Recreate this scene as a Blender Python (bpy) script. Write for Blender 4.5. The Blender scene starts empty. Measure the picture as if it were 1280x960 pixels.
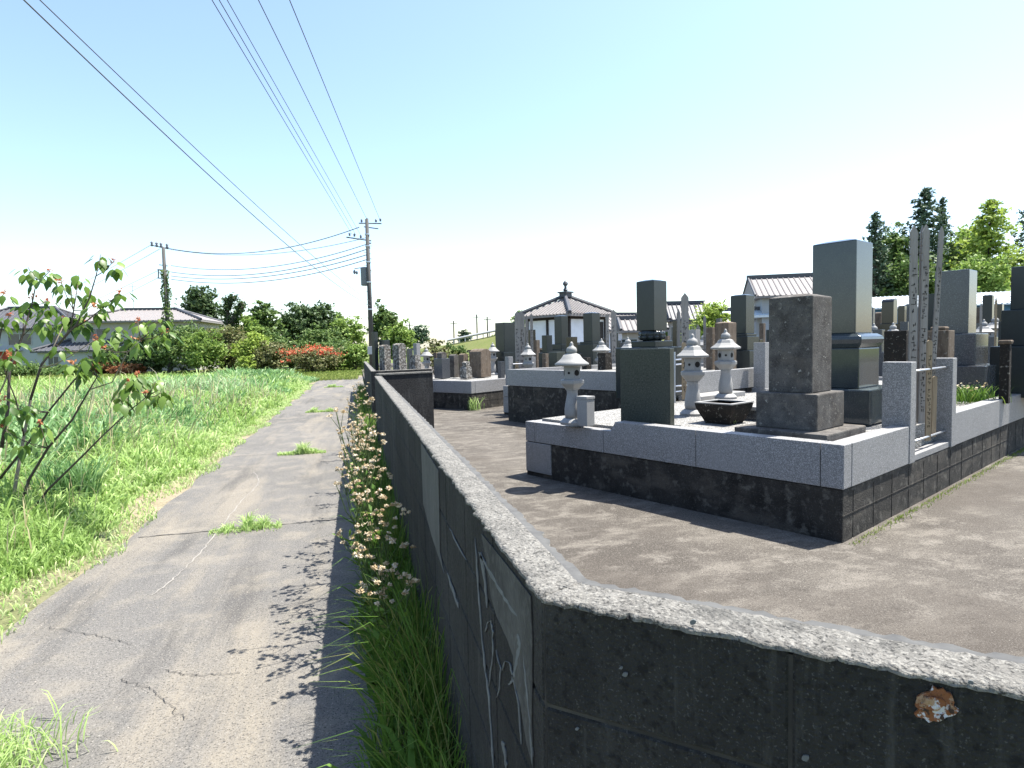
import bpy, bmesh, math, random
import numpy as np
from mathutils import Vector, Matrix
random.seed(7); RNG = np.random.default_rng(11)
rad = math.radians
S = bpy.context.scene
COL = S.collection

# ------------------------------------------------------------------ camera
FPX, CX, CY = 763.0, 640.0, 480.0
YAW, PITCH, ROLL = rad(14.3), rad(3.48), rad(1.3)
CAM = np.array([0.0, 0.0, 1.6])
FW = np.array([math.sin(YAW)*math.cos(PITCH), math.cos(YAW)*math.cos(PITCH), -math.sin(PITCH)])
_r = np.array([math.cos(YAW), -math.sin(YAW), 0.0]); _u = np.cross(_r, FW)
RT = _r*math.cos(ROLL)-_u*math.sin(ROLL); UP = _u*math.cos(ROLL)+_r*math.sin(ROLL)
cam_d = bpy.data.cameras.new('camera'); cam = bpy.data.objects.new('camera', cam_d); COL.objects.link(cam)
cam_d.sensor_width = 36; cam_d.lens = FPX/1280*36; cam_d.clip_start = 0.02; cam_d.clip_end = 3000
cam.matrix_world = Matrix(((RT[0], UP[0], -FW[0], CAM[0]), (RT[1], UP[1], -FW[1], CAM[1]), (RT[2], UP[2], -FW[2], CAM[2]), (0, 0, 0, 1)))
S.camera = cam

# ------------------------------------------------------------------ sky, sun, exposure
SUN_DIR = np.array([0.455, 0.055, 1.0]); SUN_DIR = SUN_DIR/np.linalg.norm(SUN_DIR)     # towards the sun
EL = math.asin(SUN_DIR[2]); AZ = math.atan2(SUN_DIR[0], SUN_DIR[1])
w = bpy.data.worlds.new('World'); S.world = w; w.use_nodes = True
nt = w.node_tree; bg = nt.nodes['Background']
sky = nt.nodes.new('ShaderNodeTexSky'); sky.sky_type = 'NISHITA'; sky.sun_disc = False
sky.sun_elevation = EL; sky.sun_rotation = AZ; sky.altitude = 50
sky.air_density = 1.0; sky.dust_density = 1.0; sky.ozone_density = 1.0
nt.links.new(sky.outputs[0], bg.inputs[0]); bg.inputs[1].default_value = 0.115
sd = bpy.data.lights.new('sun', 'SUN'); sd.energy = 5.0; sd.angle = rad(0.5); sd.color = (1.0, 0.955, 0.88)
sun = bpy.data.objects.new('sun', sd); COL.objects.link(sun)
sun.rotation_euler = Vector(SUN_DIR).to_track_quat('Z', 'Y').to_euler()
S.view_settings.view_transform = 'Standard'; S.view_settings.look = 'None'
S.view_settings.gamma = 1; S.view_settings.use_curve_mapping = False
S.view_settings.exposure = 1.5

# ------------------------------------------------------------------ measuring helpers
def ray(x, y): return FW+RT*(x-CX)/FPX-UP*(y-CY)/FPX
def G(x, y, z=0.0):
    d = ray(x, y); return CAM+d*((z-CAM[2])/d[2])
def D(x, y, Z): return CAM+ray(x, y)*Z
def PX(p):
    d = np.array(p, float)-CAM; z = d@FW
    return CX+FPX*(d@RT)/z, CY-FPX*(d@UP)/z
def on_plane(x, y, p0, n):
    d = ray(x, y); return CAM+d*(np.dot(np.array(p0)-CAM, n)/np.dot(d, n))
def z_at(xy, ypx):
    lo, hi = -2.0, 25.0
    for _ in range(40):
        m = (lo+hi)/2
        if PX((xy[0], xy[1], m))[1] > ypx: lo = m
        else: hi = m
    return (lo+hi)/2

# ------------------------------------------------------------------ materials
M = {}
KS = [1.0]
def lin(c): return (c[0]*KS[0], c[1]*KS[0], c[2]*KS[0], 1.0)
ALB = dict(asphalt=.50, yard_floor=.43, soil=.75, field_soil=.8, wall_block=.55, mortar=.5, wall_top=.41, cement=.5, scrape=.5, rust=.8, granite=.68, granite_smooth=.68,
    granite_grey=.6, granite_green=.55, granite_slab=.55, granite_black=.5, old_stone=.6, lichen_stone=.7, dark_lichen=.6, rusty_stone=.6, base_block=.7, gravel=.8,
    wood_grey=.95, wood_tan=.65, ink=.6, steel=.9, pole_concrete=.33, pole_metal=.7, cable=1.2, plaster=1.0, plaster_cream=.7, siding_pale=.65, siding_red=.8, dark_wood=.6,
    tile_pale=.55, tile_dark=.6, window_glass=.7, frame_white=.7, shed_roof=.95, shed_wall=.8, bark=.6, stem_pale=.7, stem_dark=.7, stem_green=.6, crack_pale=.75, crack_dark=.6,
    grass_fresh=1.15, grass_crop=1.05, grass_shade=.85, grass_lawn=.95, petal=.95, flower_eye=.8)
def mat(name, base, layers=(), rough=0.8, bump=None, spec=0.3, coord='Object', transl=0.0, metal=0.0, tint=None, coat=0.0):
    """layers: (kind, scale, lo, hi, colour, strength[, (sx,sy,sz)]); bump: [(scale, strength, dist)]"""
    m = bpy.data.materials.new(name); m.use_nodes = True; n = m.node_tree; N = n.nodes; L = n.links
    KS[0] = ALB.get(name, 1.25 if name.startswith('leaf') else .85)
    b = N['Principled BSDF']; out = N['Material Output']
    b.inputs['Roughness'].default_value = rough; b.inputs['Specular IOR Level'].default_value = spec
    b.inputs['Metallic'].default_value = metal
    if coat: b.inputs['Coat Weight'].default_value = coat
    tc = N.new('ShaderNodeTexCoord')
    rgb = N.new('ShaderNodeRGB'); rgb.outputs[0].default_value = lin(base); cur = rgb.outputs[0]
    if tint:      # natural leaf to leaf colour differences, stored per vertex
        at = N.new('ShaderNodeAttribute'); at.attribute_name = 'tint'
        rp = N.new('ShaderNodeValToRGB'); e = rp.color_ramp.elements
        e[0].position = 0; e[0].color = lin(tint[0]); e[1].position = 1; e[1].color = lin(tint[-1])
        for i, c in enumerate(tint[1:-1]):
            k = rp.color_ramp.elements.new((i+1)/(len(tint)-1)); k.color = lin(c)
        L.new(at.outputs['Fac'], rp.inputs[0]); cur = rp.outputs[0]
    for ly in layers:
        kind, sc, lo, hi, c, st = ly[:6]
        vec = tc.outputs[coord]
        if len(ly) > 6:
            mp = N.new('ShaderNodeMapping'); mp.inputs['Scale'].default_value = ly[6]; L.new(vec, mp.inputs[0]); vec = mp.outputs[0]
        if kind == 'v':
            t = N.new('ShaderNodeTexVoronoi'); t.inputs['Scale'].default_value = sc; L.new(vec, t.inputs['Vector'])
            sp = N.new('ShaderNodeSeparateColor'); L.new(t.outputs['Color'], sp.inputs[0]); fac = sp.outputs[0]
        elif kind == 'd':
            t = N.new('ShaderNodeTexVoronoi'); t.inputs['Scale'].default_value = sc; L.new(vec, t.inputs['Vector']); fac = t.outputs['Distance']
        else:
            t = N.new('ShaderNodeTexNoise'); t.inputs['Scale'].default_value = sc; t.inputs['Detail'].default_value = 6 if kind == 'n' else 2
            t.inputs['Roughness'].default_value = 0.62; L.new(vec, t.inputs['Vector']); fac = t.outputs['Fac']
        mr = N.new('ShaderNodeMapRange'); mr.inputs['From Min'].default_value = lo; mr.inputs['From Max'].default_value = hi
        mr.inputs['To Max'].default_value = st; L.new(fac, mr.inputs['Value'])
        mx = N.new('ShaderNodeMix'); mx.data_type = 'RGBA'; L.new(mr.outputs[0], mx.inputs['Factor'])
        L.new(cur, mx.inputs['A']); mx.inputs['B'].default_value = lin(c); cur = mx.outputs['Result']
    L.new(cur, b.inputs['Base Color'])
    if bump:
        prev = None
        for sc, st, dist in bump:
            t = N.new('ShaderNodeTexNoise'); t.inputs['Scale'].default_value = sc; t.inputs['Detail'].default_value = 5
            L.new(tc.outputs[coord], t.inputs['Vector'])
            bp = N.new('ShaderNodeBump'); bp.inputs['Strength'].default_value = st; bp.inputs['Distance'].default_value = dist
            L.new(t.outputs['Fac'], bp.inputs['Height'])
            if prev: L.new(prev, bp.inputs['Normal'])
            prev = bp.outputs[0]
        L.new(prev, b.inputs['Normal'])
    if transl:
        tr = N.new('ShaderNodeBsdfTranslucent'); L.new(cur, tr.inputs[0]); ms = N.new('ShaderNodeMixShader')
        ms.inputs[0].default_value = transl; L.new(b.outputs[0], ms.inputs[1]); L.new(tr.outputs[0], ms.inputs[2]); L.new(ms.outputs[0], out.inputs[0])
    M[name] = m; return m

mat('asphalt', (.225,.217,.205), [('n',1.1,.40,.68,(.30,.28,.25),.8), ('n',.45,.48,.66,(.15,.145,.135),.7), ('n',3.5,.5,.66,(.35,.32,.27),.6), ('n',1.1,.50,.62,(.42,.37,.29),.7,(1.6,.22,1)), ('n',1.6,.54,.66,(.115,.11,.105),.7,(1.8,.25,1)),
    ('m',90,.56,.66,(.50,.47,.42),.75), ('m',100,.45,.35,(.05,.048,.045),.85), ('m',45,.55,.68,(.12,.115,.11),.5), ('n',2.2,.55,.70,(.44,.39,.31),.5), ('n',9,.62,.70,(.11,.105,.10),.45), ('m',300,.60,.68,(.60,.57,.52),.6)], .92, [(140,.9,.006), (30,.4,.01)])
mat('yard_floor', (.20,.178,.15), [('n',.8,.42,.60,(.105,.09,.074),.85), ('n',2.4,.50,.64,(.36,.325,.275),.75,(1,2.2,1)), ('n',7,.55,.66,(.46,.42,.36),.6), ('m',70,.55,.66,(.46,.42,.36),.6),
    ('m',80,.45,.34,(.05,.043,.036),.8), ('n',.35,.48,.58,(.13,.11,.09),.75), ('n',14,.58,.66,(.08,.068,.056),.6), ('m',160,.58,.68,(.6,.55,.48),.6)], .93, [(110,1,.007), (18,.4,.014)])
mat('soil', (.36,.30,.21), [('n',2,.4,.65,(.36,.29,.19),.8), ('n',30,.4,.7,(.12,.10,.06),.6), ('n',.6,.45,.6,(.09,.13,.035),.7)], .95, [(40,.8,.02)])
mat('field_soil', (.10,.14,.03), [('n',.15,.4,.65,(.17,.19,.05),.8), ('n',3,.4,.7,(.20,.17,.08),.5), ('n',.05,.45,.6,(.12,.20,.04),.7)], .95, [(10,.8,.05)])
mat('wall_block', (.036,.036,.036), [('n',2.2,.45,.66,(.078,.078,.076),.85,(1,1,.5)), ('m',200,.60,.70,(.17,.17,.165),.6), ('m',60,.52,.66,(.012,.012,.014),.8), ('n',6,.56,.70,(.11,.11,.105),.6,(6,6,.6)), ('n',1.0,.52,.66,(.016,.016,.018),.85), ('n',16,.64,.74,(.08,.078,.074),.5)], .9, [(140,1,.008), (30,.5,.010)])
mat('mortar', (.055,.053,.05), [('n',12,.45,.7,(.12,.115,.105),.8)], .95, [(90,.6,.004)])
mat('wall_top', (.36,.345,.31), [('n',6,.45,.68,(.20,.195,.18),.7), ('n',22,.48,.66,(.52,.50,.45),.7), ('n',120,.52,.62,(.62,.60,.54),.7), ('n',150,.46,.36,(.04,.04,.038),.85), ('n',70,.42,.32,(.06,.06,.055),.8), ('n',3,.60,.74,(.13,.13,.12),.6)], .95, [(110,1,.010), (40,.6,.012)])
mat('cement', (.17,.17,.165), [('n',5,.4,.7,(.10,.10,.10),.8,(3,3,.7)), ('n',30,.5,.75,(.24,.24,.23),.6)], .9, [(60,.4,.004)])
mat('scrape', (.25,.27,.28), [('n',8,.4,.7,(.15,.16,.17),.8), ('n',60,.5,.8,(.06,.06,.06),.7)], .85)
mat('pebble', (.27,.25,.22), [('n',9,.4,.6,(.12,.11,.10),.9)], .9)
mat('rust', (.55,.56,.60), [('n',55,.46,.5,(.22,.085,.035),1), ('n',90,.56,.6,(.05,.03,.025),1), ('n',30,.58,.62,(.36,.24,.15),1)], .8, [(90,1,.01)])
mat('granite', (.47,.46,.44), [('v',190,.0,.30,(.14,.14,.145),.7), ('v',230,.76,.86,(.74,.74,.74),.6), ('n',90,.5,.72,(.22,.22,.24),.6), ('n',1.5,.45,.7,(.38,.375,.37),.5)], .55, [(150,.15,.001)], .4)
mat('granite_smooth', (.48,.47,.45), [('v',260,.0,.2,(.22,.22,.22),.5), ('n',12,.45,.7,(.40,.40,.38),.5), ('n',3,.52,.7,(.30,.31,.28),.6)], .6, [(120,.2,.002)])
mat('granite_grey', (.15,.16,.18), [('v',230,.0,.25,(.05,.055,.06),.7), ('v',180,.85,.93,(.30,.32,.34),.7), ('n',4,.45,.7,(.11,.12,.13),.6)], .22, [(60,.06,.001)], .5)
mat('granite_green', (.036,.046,.050), [('m',200,.6,.7,(.13,.15,.145),.5), ('n',3,.45,.7,(.050,.062,.066),.6)], .22, [(30,.02,.001)], .3)
mat('granite_mirror', (.036,.046,.052), [('m',150,.56,.7,(.14,.16,.155),.6), ('n',3,.45,.7,(.07,.085,.078),.6)], .12, None, .5)
mat('granite_slab', (.075,.085,.07), [('m',70,.52,.66,(.16,.17,.14),.7), ('m',60,.47,.34,(.025,.03,.025),.75), ('n',3,.45,.7,(.095,.105,.09),.6)], .35, [(60,.05,.001)], .25)
mat('granite_black', (.018,.018,.02), [('n',3,.45,.7,(.03,.03,.032),.6)], .12, None, .5)
mat('old_stone', (.16,.15,.138), [('n',5,.42,.62,(.075,.066,.06),.9), ('n',16,.54,.66,(.24,.22,.19),.7), ('n',24,.63,.68,(.46,.43,.38),.8), ('m',110,.42,.32,(.03,.027,.025),.8), ('n',3.2,.54,.66,(.22,.19,.155),.6), ('n',10,.67,.70,(.60,.58,.52),.8), ('m',140,.6,.68,(.34,.31,.27),.5)], .9, [(80,.8,.005), (20,.3,.006)])
mat('lichen_stone', (.13,.12,.105), [('n',13,.48,.56,(.48,.46,.42),.85), ('n',24,.55,.62,(.02,.02,.018),.9), ('n',6,.55,.68,(.20,.14,.09),.7)], .95, [(60,.9,.008)])
mat('dark_lichen', (.030,.026,.022), [('n',26,.60,.66,(.38,.36,.31),.8), ('n',8,.55,.7,(.06,.045,.035),.7), ('n',50,.62,.68,(.20,.17,.12),.7)], .95, [(60,.9,.008)])
mat('rusty_stone', (.22,.17,.125), [('n',7,.45,.65,(.11,.08,.06),.8,(2,2,.6)), ('n',22,.58,.66,(.42,.39,.33),.6)], .9, [(60,.7,.006)])
mat('base_block', (.050,.046,.040), [('n',5,.45,.68,(.018,.017,.015),.9), ('n',11,.54,.66,(.20,.185,.155),.7), ('n',2.0,.52,.64,(.12,.105,.085),.75,(1,1,2.5)), ('m',120,.6,.68,(.2,.19,.16),.5), ('n',40,.55,.7,(.035,.03,.025),.6)], .95, [(70,.9,.008)])
mat('gravel', (.55,.54,.51), [('v',75,.0,.35,(.30,.29,.28),.8), ('v',75,.8,.9,(.80,.79,.76),.8), ('d',75,.35,.6,(.12,.12,.11),.8)], .9, [(70,1,.02)])
mat('wood_grey', (.26,.245,.23), [('n',5,.4,.7,(.17,.15,.13),.8,(12,12,.7)), ('n',9,.5,.7,(.34,.31,.27),.7,(20,20,1))], .85, [(40,.3,.003)])
mat('wood_tan', (.44,.34,.22), [('n',5,.4,.7,(.32,.24,.15),.8,(12,12,.7)), ('n',9,.55,.7,(.50,.42,.31),.6,(20,20,1))], .85, [(40,.3,.003)])
mat('ink', (.022,.02,.018), (), .8)
mat('steel', (.55,.56,.58), [('n',20,.5,.7,(.4,.4,.42),.5)], .35, metal=.9)
mat('pole_concrete', (.23,.225,.215), [('n',4,.45,.7,(.15,.15,.145),.7,(1,1,.3)), ('n',30,.5,.7,(.28,.27,.26),.5)], .85)
mat('pole_metal', (.22,.24,.26), [('n',10,.5,.7,(.14,.15,.16),.6)], .5, metal=.4)
mat('insulator', (.16,.17,.20), (), .25)
mat('cable', (.10,.115,.13), (), .6)
mat('plaster', (.80,.81,.83), [('n',3,.45,.7,(.64,.65,.66),.5), ('n',1,.55,.7,(.55,.55,.54),.3,(3,3,.5))], .85)
mat('plaster_cream', (.52,.50,.45), [('n',2,.45,.7,(.44,.42,.38),.5)], .85)
mat('siding_pale', (.50,.54,.58), [('n',2,.45,.7,(.42,.45,.49),.5,(1,1,8))], .8)
mat('siding_red', (.36,.055,.04), [('n',3,.45,.7,(.26,.045,.035),.6,(1,1,8))], .7)
mat('dark_wood', (.035,.028,.024), [('n',6,.45,.7,(.06,.05,.042),.6,(8,8,1))], .7)
mat('tile_pale', (.36,.34,.33), [('n',6,.4,.65,(.46,.42,.41),.7), ('n',30,.5,.7,(.24,.22,.21),.6), ('n',2.5,.56,.7,(.38,.27,.24),.5)], .6, [(20,.4,.01)])
mat('tile_dark', (.11,.115,.13), [('n',6,.4,.65,(.15,.155,.17),.7), ('n',30,.5,.7,(.07,.07,.08),.6)], .5, [(20,.4,.01)])
mat('window_glass', (.05,.065,.08), [('n',1.5,.4,.6,(.10,.12,.14),.6)], .08, None, .6)
mat('frame_white', (.55,.56,.57), (), .6)
mat('shed_roof', (.60,.66,.70), [('n',3,.4,.65,(.52,.60,.66),.6,(1,1,1)), ('n',1,.55,.7,(.45,.42,.38),.3)], .4, metal=.1)
mat('shed_wall', (.07,.20,.32), [('n',3,.45,.7,(.05,.15,.25),.6)], .6)
mat('bark', (.13,.11,.09), [('n',6,.4,.65,(.07,.06,.05),.8,(2,2,.4)), ('n',30,.5,.7,(.20,.18,.15),.6)], .95, [(30,.8,.02)])
mat('stem_pale', (.34,.29,.24), [('n',14,.45,.7,(.20,.16,.13),.7,(1,1,.3)), ('n',50,.55,.7,(.44,.40,.34),.5)], .8)
mat('stem_dark', (.11,.085,.075), [('n',14,.45,.7,(.07,.05,.045),.7)], .8)
mat('stem_green', (.10,.16,.045), (), .7, transl=.15)
mat('grass_fresh', (.1,.2,.04), (), .55, None, .25, tint=[(.13,.22,.05),(.23,.35,.09),(.34,.47,.17),(.46,.50,.27)], transl=.42)
mat('grass_crop', (.1,.2,.04), (), .45, None, .35, tint=[(.08,.17,.055),(.14,.26,.085),(.22,.37,.15),(.36,.46,.26)], transl=.35)
mat('grass_shade', (.1,.2,.04), (), .6, None, .2, tint=[(.06,.13,.02),(.10,.20,.03),(.15,.27,.04),(.26,.27,.08)], transl=.35)  # darker greens: shade at the wall foot is put into the colour
mat('grass_lawn', (.1,.2,.04), (), .7, None, .2, tint=[(.11,.18,.03),(.18,.25,.05),(.26,.29,.08)], transl=.3)
def leafmat(name, a, b, c, tr=.3, rough=.6): mat(name, a, (), rough, None, .3, tint=[a, b, c], transl=tr)
leafmat('leaf_mid', (.040,.078,.020), (.082,.135,.034), (.16,.22,.065))
leafmat('leaf_dark', (.020,.040,.014), (.045,.080,.026), (.095,.14,.05))
leafmat('leaf_bright', (.075,.13,.025), (.145,.225,.045), (.25,.33,.09), .4)
leafmat('leaf_lime', (.12,.18,.03), (.23,.31,.055), (.34,.41,.10), .4)
leafmat('leaf_olive', (.06,.075,.025), (.12,.135,.045), (.20,.17,.09))
leafmat('leaf_blue', (.028,.055,.036), (.058,.095,.056), (.11,.155,.085), .2)
leafmat('leaf_red', (.30,.05,.03), (.48,.09,.045), (.55,.20,.10), .3)
leafmat('leaf_rust', (.16,.06,.03), (.26,.10,.05), (.20,.16,.06), .3)
leafmat('leaf_big', (.035,.075,.012), (.075,.135,.022), (.16,.24,.055), .4, .4)
leafmat('bud_red', (.45,.10,.05), (.60,.22,.12), (.50,.30,.12), .3)
leafmat('petal', (.36,.25,.12), (.58,.47,.30), (.80,.76,.66), .25)
mat('flower_eye', (.30,.20,.09), [('n',200,.4,.6,(.45,.36,.22),.8)], .9)

# ------------------------------------------------------------------ mesh helpers
def rotz(a): c, s = math.cos(a), math.sin(a); return np.array([[c,-s,0],[s,c,0],[0,0,1.0]])
class MB:
    def __init__(s): s.v = []; s.f = []
    def add(s, vs, fs):
        o = len(s.v); s.v += [tuple(map(float, p)) for p in vs]; s.f += [tuple(i+o for i in f) for f in fs]; return s
    def box(s, c, d, a=0.0, top=1.0):
        x, y, z = d[0]/2, d[1]/2, d[2]/2; R = rotz(a); vs = []
        for zz, k in ((-z, 1), (z, top)):
            for xx, yy in ((-x,-y),(x,-y),(x,y),(-x,y)): vs.append(R@np.array([xx*k, yy*k, zz])+np.array(c))
        return s.add(vs, [(3,2,1,0),(4,5,6,7),(0,1,5,4),(1,2,6,5),(2,3,7,6),(3,0,4,7)])
    def bb(s, x0, x1, y0, y1, z0, z1): return s.box(((x0+x1)/2,(y0+y1)/2,(z0+z1)/2), (x1-x0,y1-y0,z1-z0))
    def prism(s, poly, p0, ax, ay, ex):
        """poly in (ax, ay) plane at p0, extruded by vector ex"""
        p0, ax, ay, ex = map(lambda q: np.array(q, float), (p0, ax, ay, ex)); n = len(poly)
        a = [p0+ax*q[0]+ay*q[1] for q in poly]; b = [q+ex for q in a]
        return s.add(a+b, [tuple(range(n))[::-1], tuple(range(n, 2*n))]+[(i, (i+1) % n, n+(i+1) % n, n+i) for i in range(n)])
    def lathe(s, prof, n=24, c=(0,0,0), ph=0.0):
        vs = []; c = np.array(c, float)
        for r, z in prof:
            for k in range(n):
                t = 2*math.pi*k/n+ph; vs.append(c+np.array([r*math.cos(t), r*math.sin(t), z]))
        fs = [(i*n+k, i*n+(k+1) % n, (i+1)*n+(k+1) % n, (i+1)*n+k) for i in range(len(prof)-1) for k in range(n)]
        fs.append(tuple(range(n))[::-1]); fs.append(tuple((len(prof)-1)*n+k for k in range(n)))
        return s.add(vs, fs)
    def tube(s, pts, rs, n=8):
        pts = [np.array(p, float) for p in pts]
        if not hasattr(rs, '__len__'): rs = [rs]*len(pts)
        vs = []; ref = None
        for i, p in enumerate(pts):
            t = pts[min(i+1, len(pts)-1)]-pts[max(i-1, 0)]; t = t/(np.linalg.norm(t)+1e-9)
            if ref is None: ref = np.array([0,0,1.0]) if abs(t[2]) < .9 else np.array([1.0,0,0])
            a = np.cross(t, ref); a /= np.linalg.norm(a)+1e-9; b = np.cross(t, a); ref = -b if False else ref
            for k in range(n):
                th = 2*math.pi*k/n; vs.append(p+(a*math.cos(th)+b*math.sin(th))*rs[i])
        fs = [(i*n+k, (i+1)*n+k, (i+1)*n+(k+1) % n, i*n+(k+1) % n) for i in range(len(pts)-1) for k in range(n)]
        fs.append(tuple(range(n))); fs.append(tuple((len(pts)-1)*n+k for k in range(n))[::-1])
        return s.add(vs, fs)
    def sphere(s, c, r, n=10, m=6):
        if not hasattr(r, '__len__'): r = (r, r, r)
        prof = [(math.sin(math.pi*i/m), -math.cos(math.pi*i/m)) for i in range(m+1)]
        vs = []
        for q, z in prof:
            for k in range(n):
                t = 2*math.pi*k/n; vs.append((c[0]+max(q, .01)*math.cos(t)*r[0], c[1]+max(q, .01)*math.sin(t)*r[1], c[2]+z*r[2]))
        fs = [(i*n+k, i*n+(k+1) % n, (i+1)*n+(k+1) % n, (i+1)*n+k) for i in range(m) for k in range(n)]
        fs.append(tuple(range(n))[::-1]); fs.append(tuple(m*n+k for k in range(n)))
        return s.add(vs, fs)
    def build(s, name, mt, parent=None, bevel=0.0, smooth=False, seg=2, rough=0.0):
        me = bpy.data.meshes.new(name); me.from_pydata(s.v, [], s.f); me.update()
        bm = bmesh.new(); bm.from_mesh(me)
        bmesh.ops.recalc_face_normals(bm, faces=bm.faces)
        if bevel:
            ed = [e for e in bm.edges if len(e.link_faces) == 2 and e.calc_face_angle(0) > .6]
            bmesh.ops.bevel(bm, geom=ed, offset=bevel, segments=seg, profile=.6, affect='EDGES', clamp_overlap=True)
        if rough:
            for v in bm.verts: v.co += Vector((random.uniform(-1,1), random.uniform(-1,1), random.uniform(-1,1)))*rough
        bm.to_mesh(me); bm.free()
        if smooth:
            for p in me.polygons: p.use_smooth = True
        me.materials.append(M[mt]); o = bpy.data.objects.new(name, me); COL.objects.link(o)
        if parent: o.parent = parent
        return o

def np_mesh(name, V, F, mt, parent=None, tint=None, smooth=False, tris=None):
    """V (n,3); F (m,4) quads; tris (k,3)"""
    me = bpy.data.meshes.new(name); V = np.asarray(V, np.float32); F = np.asarray(F, np.int32).reshape(-1, 4)
    T = np.zeros((0,3), np.int32) if tris is None else np.asarray(tris, np.int32)
    me.vertices.add(len(V)); me.vertices.foreach_set('co', V.ravel())
    me.loops.add(F.size+T.size); me.loops.foreach_set('vertex_index', np.concatenate([F.ravel(), T.ravel()]))
    me.polygons.add(len(F)+len(T))
    me.polygons.foreach_set('loop_start', np.concatenate([np.arange(len(F))*4, F.size+np.arange(len(T))*3]).astype(np.int32))
    if tint is not None:
        a = me.attributes.new('tint', 'FLOAT', 'POINT'); a.data.foreach_set('value', np.asarray(tint, np.float32))
    me.update(calc_edges=True); me.validate()
    if smooth:
        for p in me.polygons: p.use_smooth = True
    me.materials.append(M[mt]); o = bpy.data.objects.new(name, me); COL.objects.link(o)
    if parent: o.parent = parent
    return o
def tag(o, label=None, cat=None, group=None, kind=None):
    if label: o['label'] = label
    if cat: o['category'] = cat
    if group: o['group'] = group
    if kind: o['kind'] = kind
    return o
def thing(name, loc, label, cat, group=None, rz=0.0):
    e = bpy.data.objects.new(name, None); COL.objects.link(e); e.location = tuple(map(float, loc)); e.rotation_euler = (0, 0, rz)
    e.empty_display_size = .2
    return tag(e, label, cat, group)

# ------------------------------------------------------------------ foliage helpers
def leaves(C, size, aspect=.55, up=.35, rng=RNG, outward=None):
    """rhombic leaf faces folded a little; C (n,3) centres. returns V, F"""
    n = len(C); d = rng.normal(size=(n,3)); d[:,2] *= .7
    if outward is not None: d = d+outward*.6
    d /= np.linalg.norm(d, axis=1)[:,None]
    nn = rng.normal(size=(n,3)); nn[:,2] += up*3
    if outward is not None: nn = nn+outward*.8
    s = np.cross(d, nn); s /= np.linalg.norm(s, axis=1)[:,None]+1e-9
    L = size*rng.uniform(.6, 1.3, (n,1)); W = L*aspect
    V = np.stack([C-d*L*.5, C+s*W*.5, C+d*L*.5, C-s*W*.5], 1).reshape(-1, 3)
    F = np.arange(n*4).reshape(-1, 4)
    return V, F
def blob_points(blobs, n, rng=RNG, shell=.55):
    """points in ellipsoids, gathered into uneven twig clumps"""
    vol = np.array([b[3]*b[4]*b[5] for b in blobs])**.67; vol /= vol.sum()
    nc = max(12, n//26); P = []; O = []
    idx = rng.choice(len(blobs), nc, p=vol)
    for i in idx:
        b = blobs[i]; d = rng.normal(size=3); d /= np.linalg.norm(d)
        r = shell+(1-shell)*rng.random()**.6 if rng.random() < .8 else rng.random()*shell
        r *= 1+.16*math.sin(5*d[0]+3*d[1]+i*2)+.10*rng.normal()
        c = np.array(b[:3])+d*r*np.array(b[3:6])
        k = max(4, int(rng.integers(12, 40))); sp = .16*(b[3]+b[4]+b[5])/3*rng.uniform(.6, 1.4)
        q = c+rng.normal(size=(k,3))*sp*np.array([1,1,.6]); P.append(q); O.append(np.repeat(d[None], k, 0))
    return np.concatenate(P), np.concatenate(O)
def crown(blobs, n, size, mt, parent, name='crown', aspect=.6, smoothT=True):
    P, O = blob_points(blobs, n)
    P[:,2] = np.maximum(P[:,2], .05)
    V, F = leaves(P, size, aspect, outward=O)
    t = np.clip(.5+.28*RNG.normal(size=len(P)), 0, 1)
    return np_mesh(name, V, F, mt, parent, np.repeat(t, 4))
def limb_tree(h, r, blobs, parent, mt='bark', name='trunk'):
    b = MB(); top = np.array([random.uniform(-.2,.2)*h*.2, random.uniform(-.2,.2)*h*.2, h*.8])
    b.tube([(0,0,-.1), (0,0,h*.12), top*.45+np.array([.04*h,0,0]), top], [r*1.35, r, r*.7, r*.2], 8)
    for q in blobs[:9]:
        st = top*random.uniform(.3,.7); e = np.array(q[:3]); mid = (st+e)/2+np.array([0,0,-.06*h])
        b.tube([st, mid, e], [r*.42, r*.26, r*.06], 6)
    return b.build(name, mt, parent, smooth=True)
def broad_tree(name, px, ybot, ytop, wpx, Z, mt, label, cat='tree', n=3000, leaf=.3, group=None, trunk=True, blobs=7, flat=1.0, base=None, z0=0.0):
    """a tree or shrub whose crown spans wpx and reaches ytop at distance Z"""
    p = D(px, ybot, Z); s = Z/FPX; zt = z_at(p[:2], ytop)-z0; W = wpx*s
    e = thing(name, (p[0], p[1], z0), label, cat, group)
    zb = zt*.28 if base is None else base
    H = zt-zb; bl = []
    for i in range(blobs):
        a = 2*math.pi*i/blobs+random.random(); rr = W*.29*random.uniform(.6, 1.15)
        k = random.random(); q = W*random.uniform(.2, .30)
        zz = zb+H*(.25+.45*k)
        bl.append((rr*math.cos(a)*(1.1-.5*k), rr*math.sin(a)*(1.1-.5*k), zz, q, q, min(H*.34, q*1.2)*flat))
    bl.append((random.uniform(-.1,.1)*W, 0, zt-H*.24, W*.25, W*.25, H*.24))
    bl.append((0, 0, zb+H*.42, W*.42, W*.42, H*.42)); bl.append((W*.12, 0, zt-H*.34, W*.30, W*.3, H*.28))
    n = int(n*1.5)
    if trunk: limb_tree(zt*.85, max(.05, W*.03), bl, e)
    else:
        b = MB()
        for i in range(5): b.tube([(0,0,0), (random.uniform(-.2,.2)*W, random.uniform(-.2,.2)*W, zt*.6)], [.03,.01], 5)
        b.build('stem', 'bark', e)
    crown(bl, n, leaf, mt, e)
    return e
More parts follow.
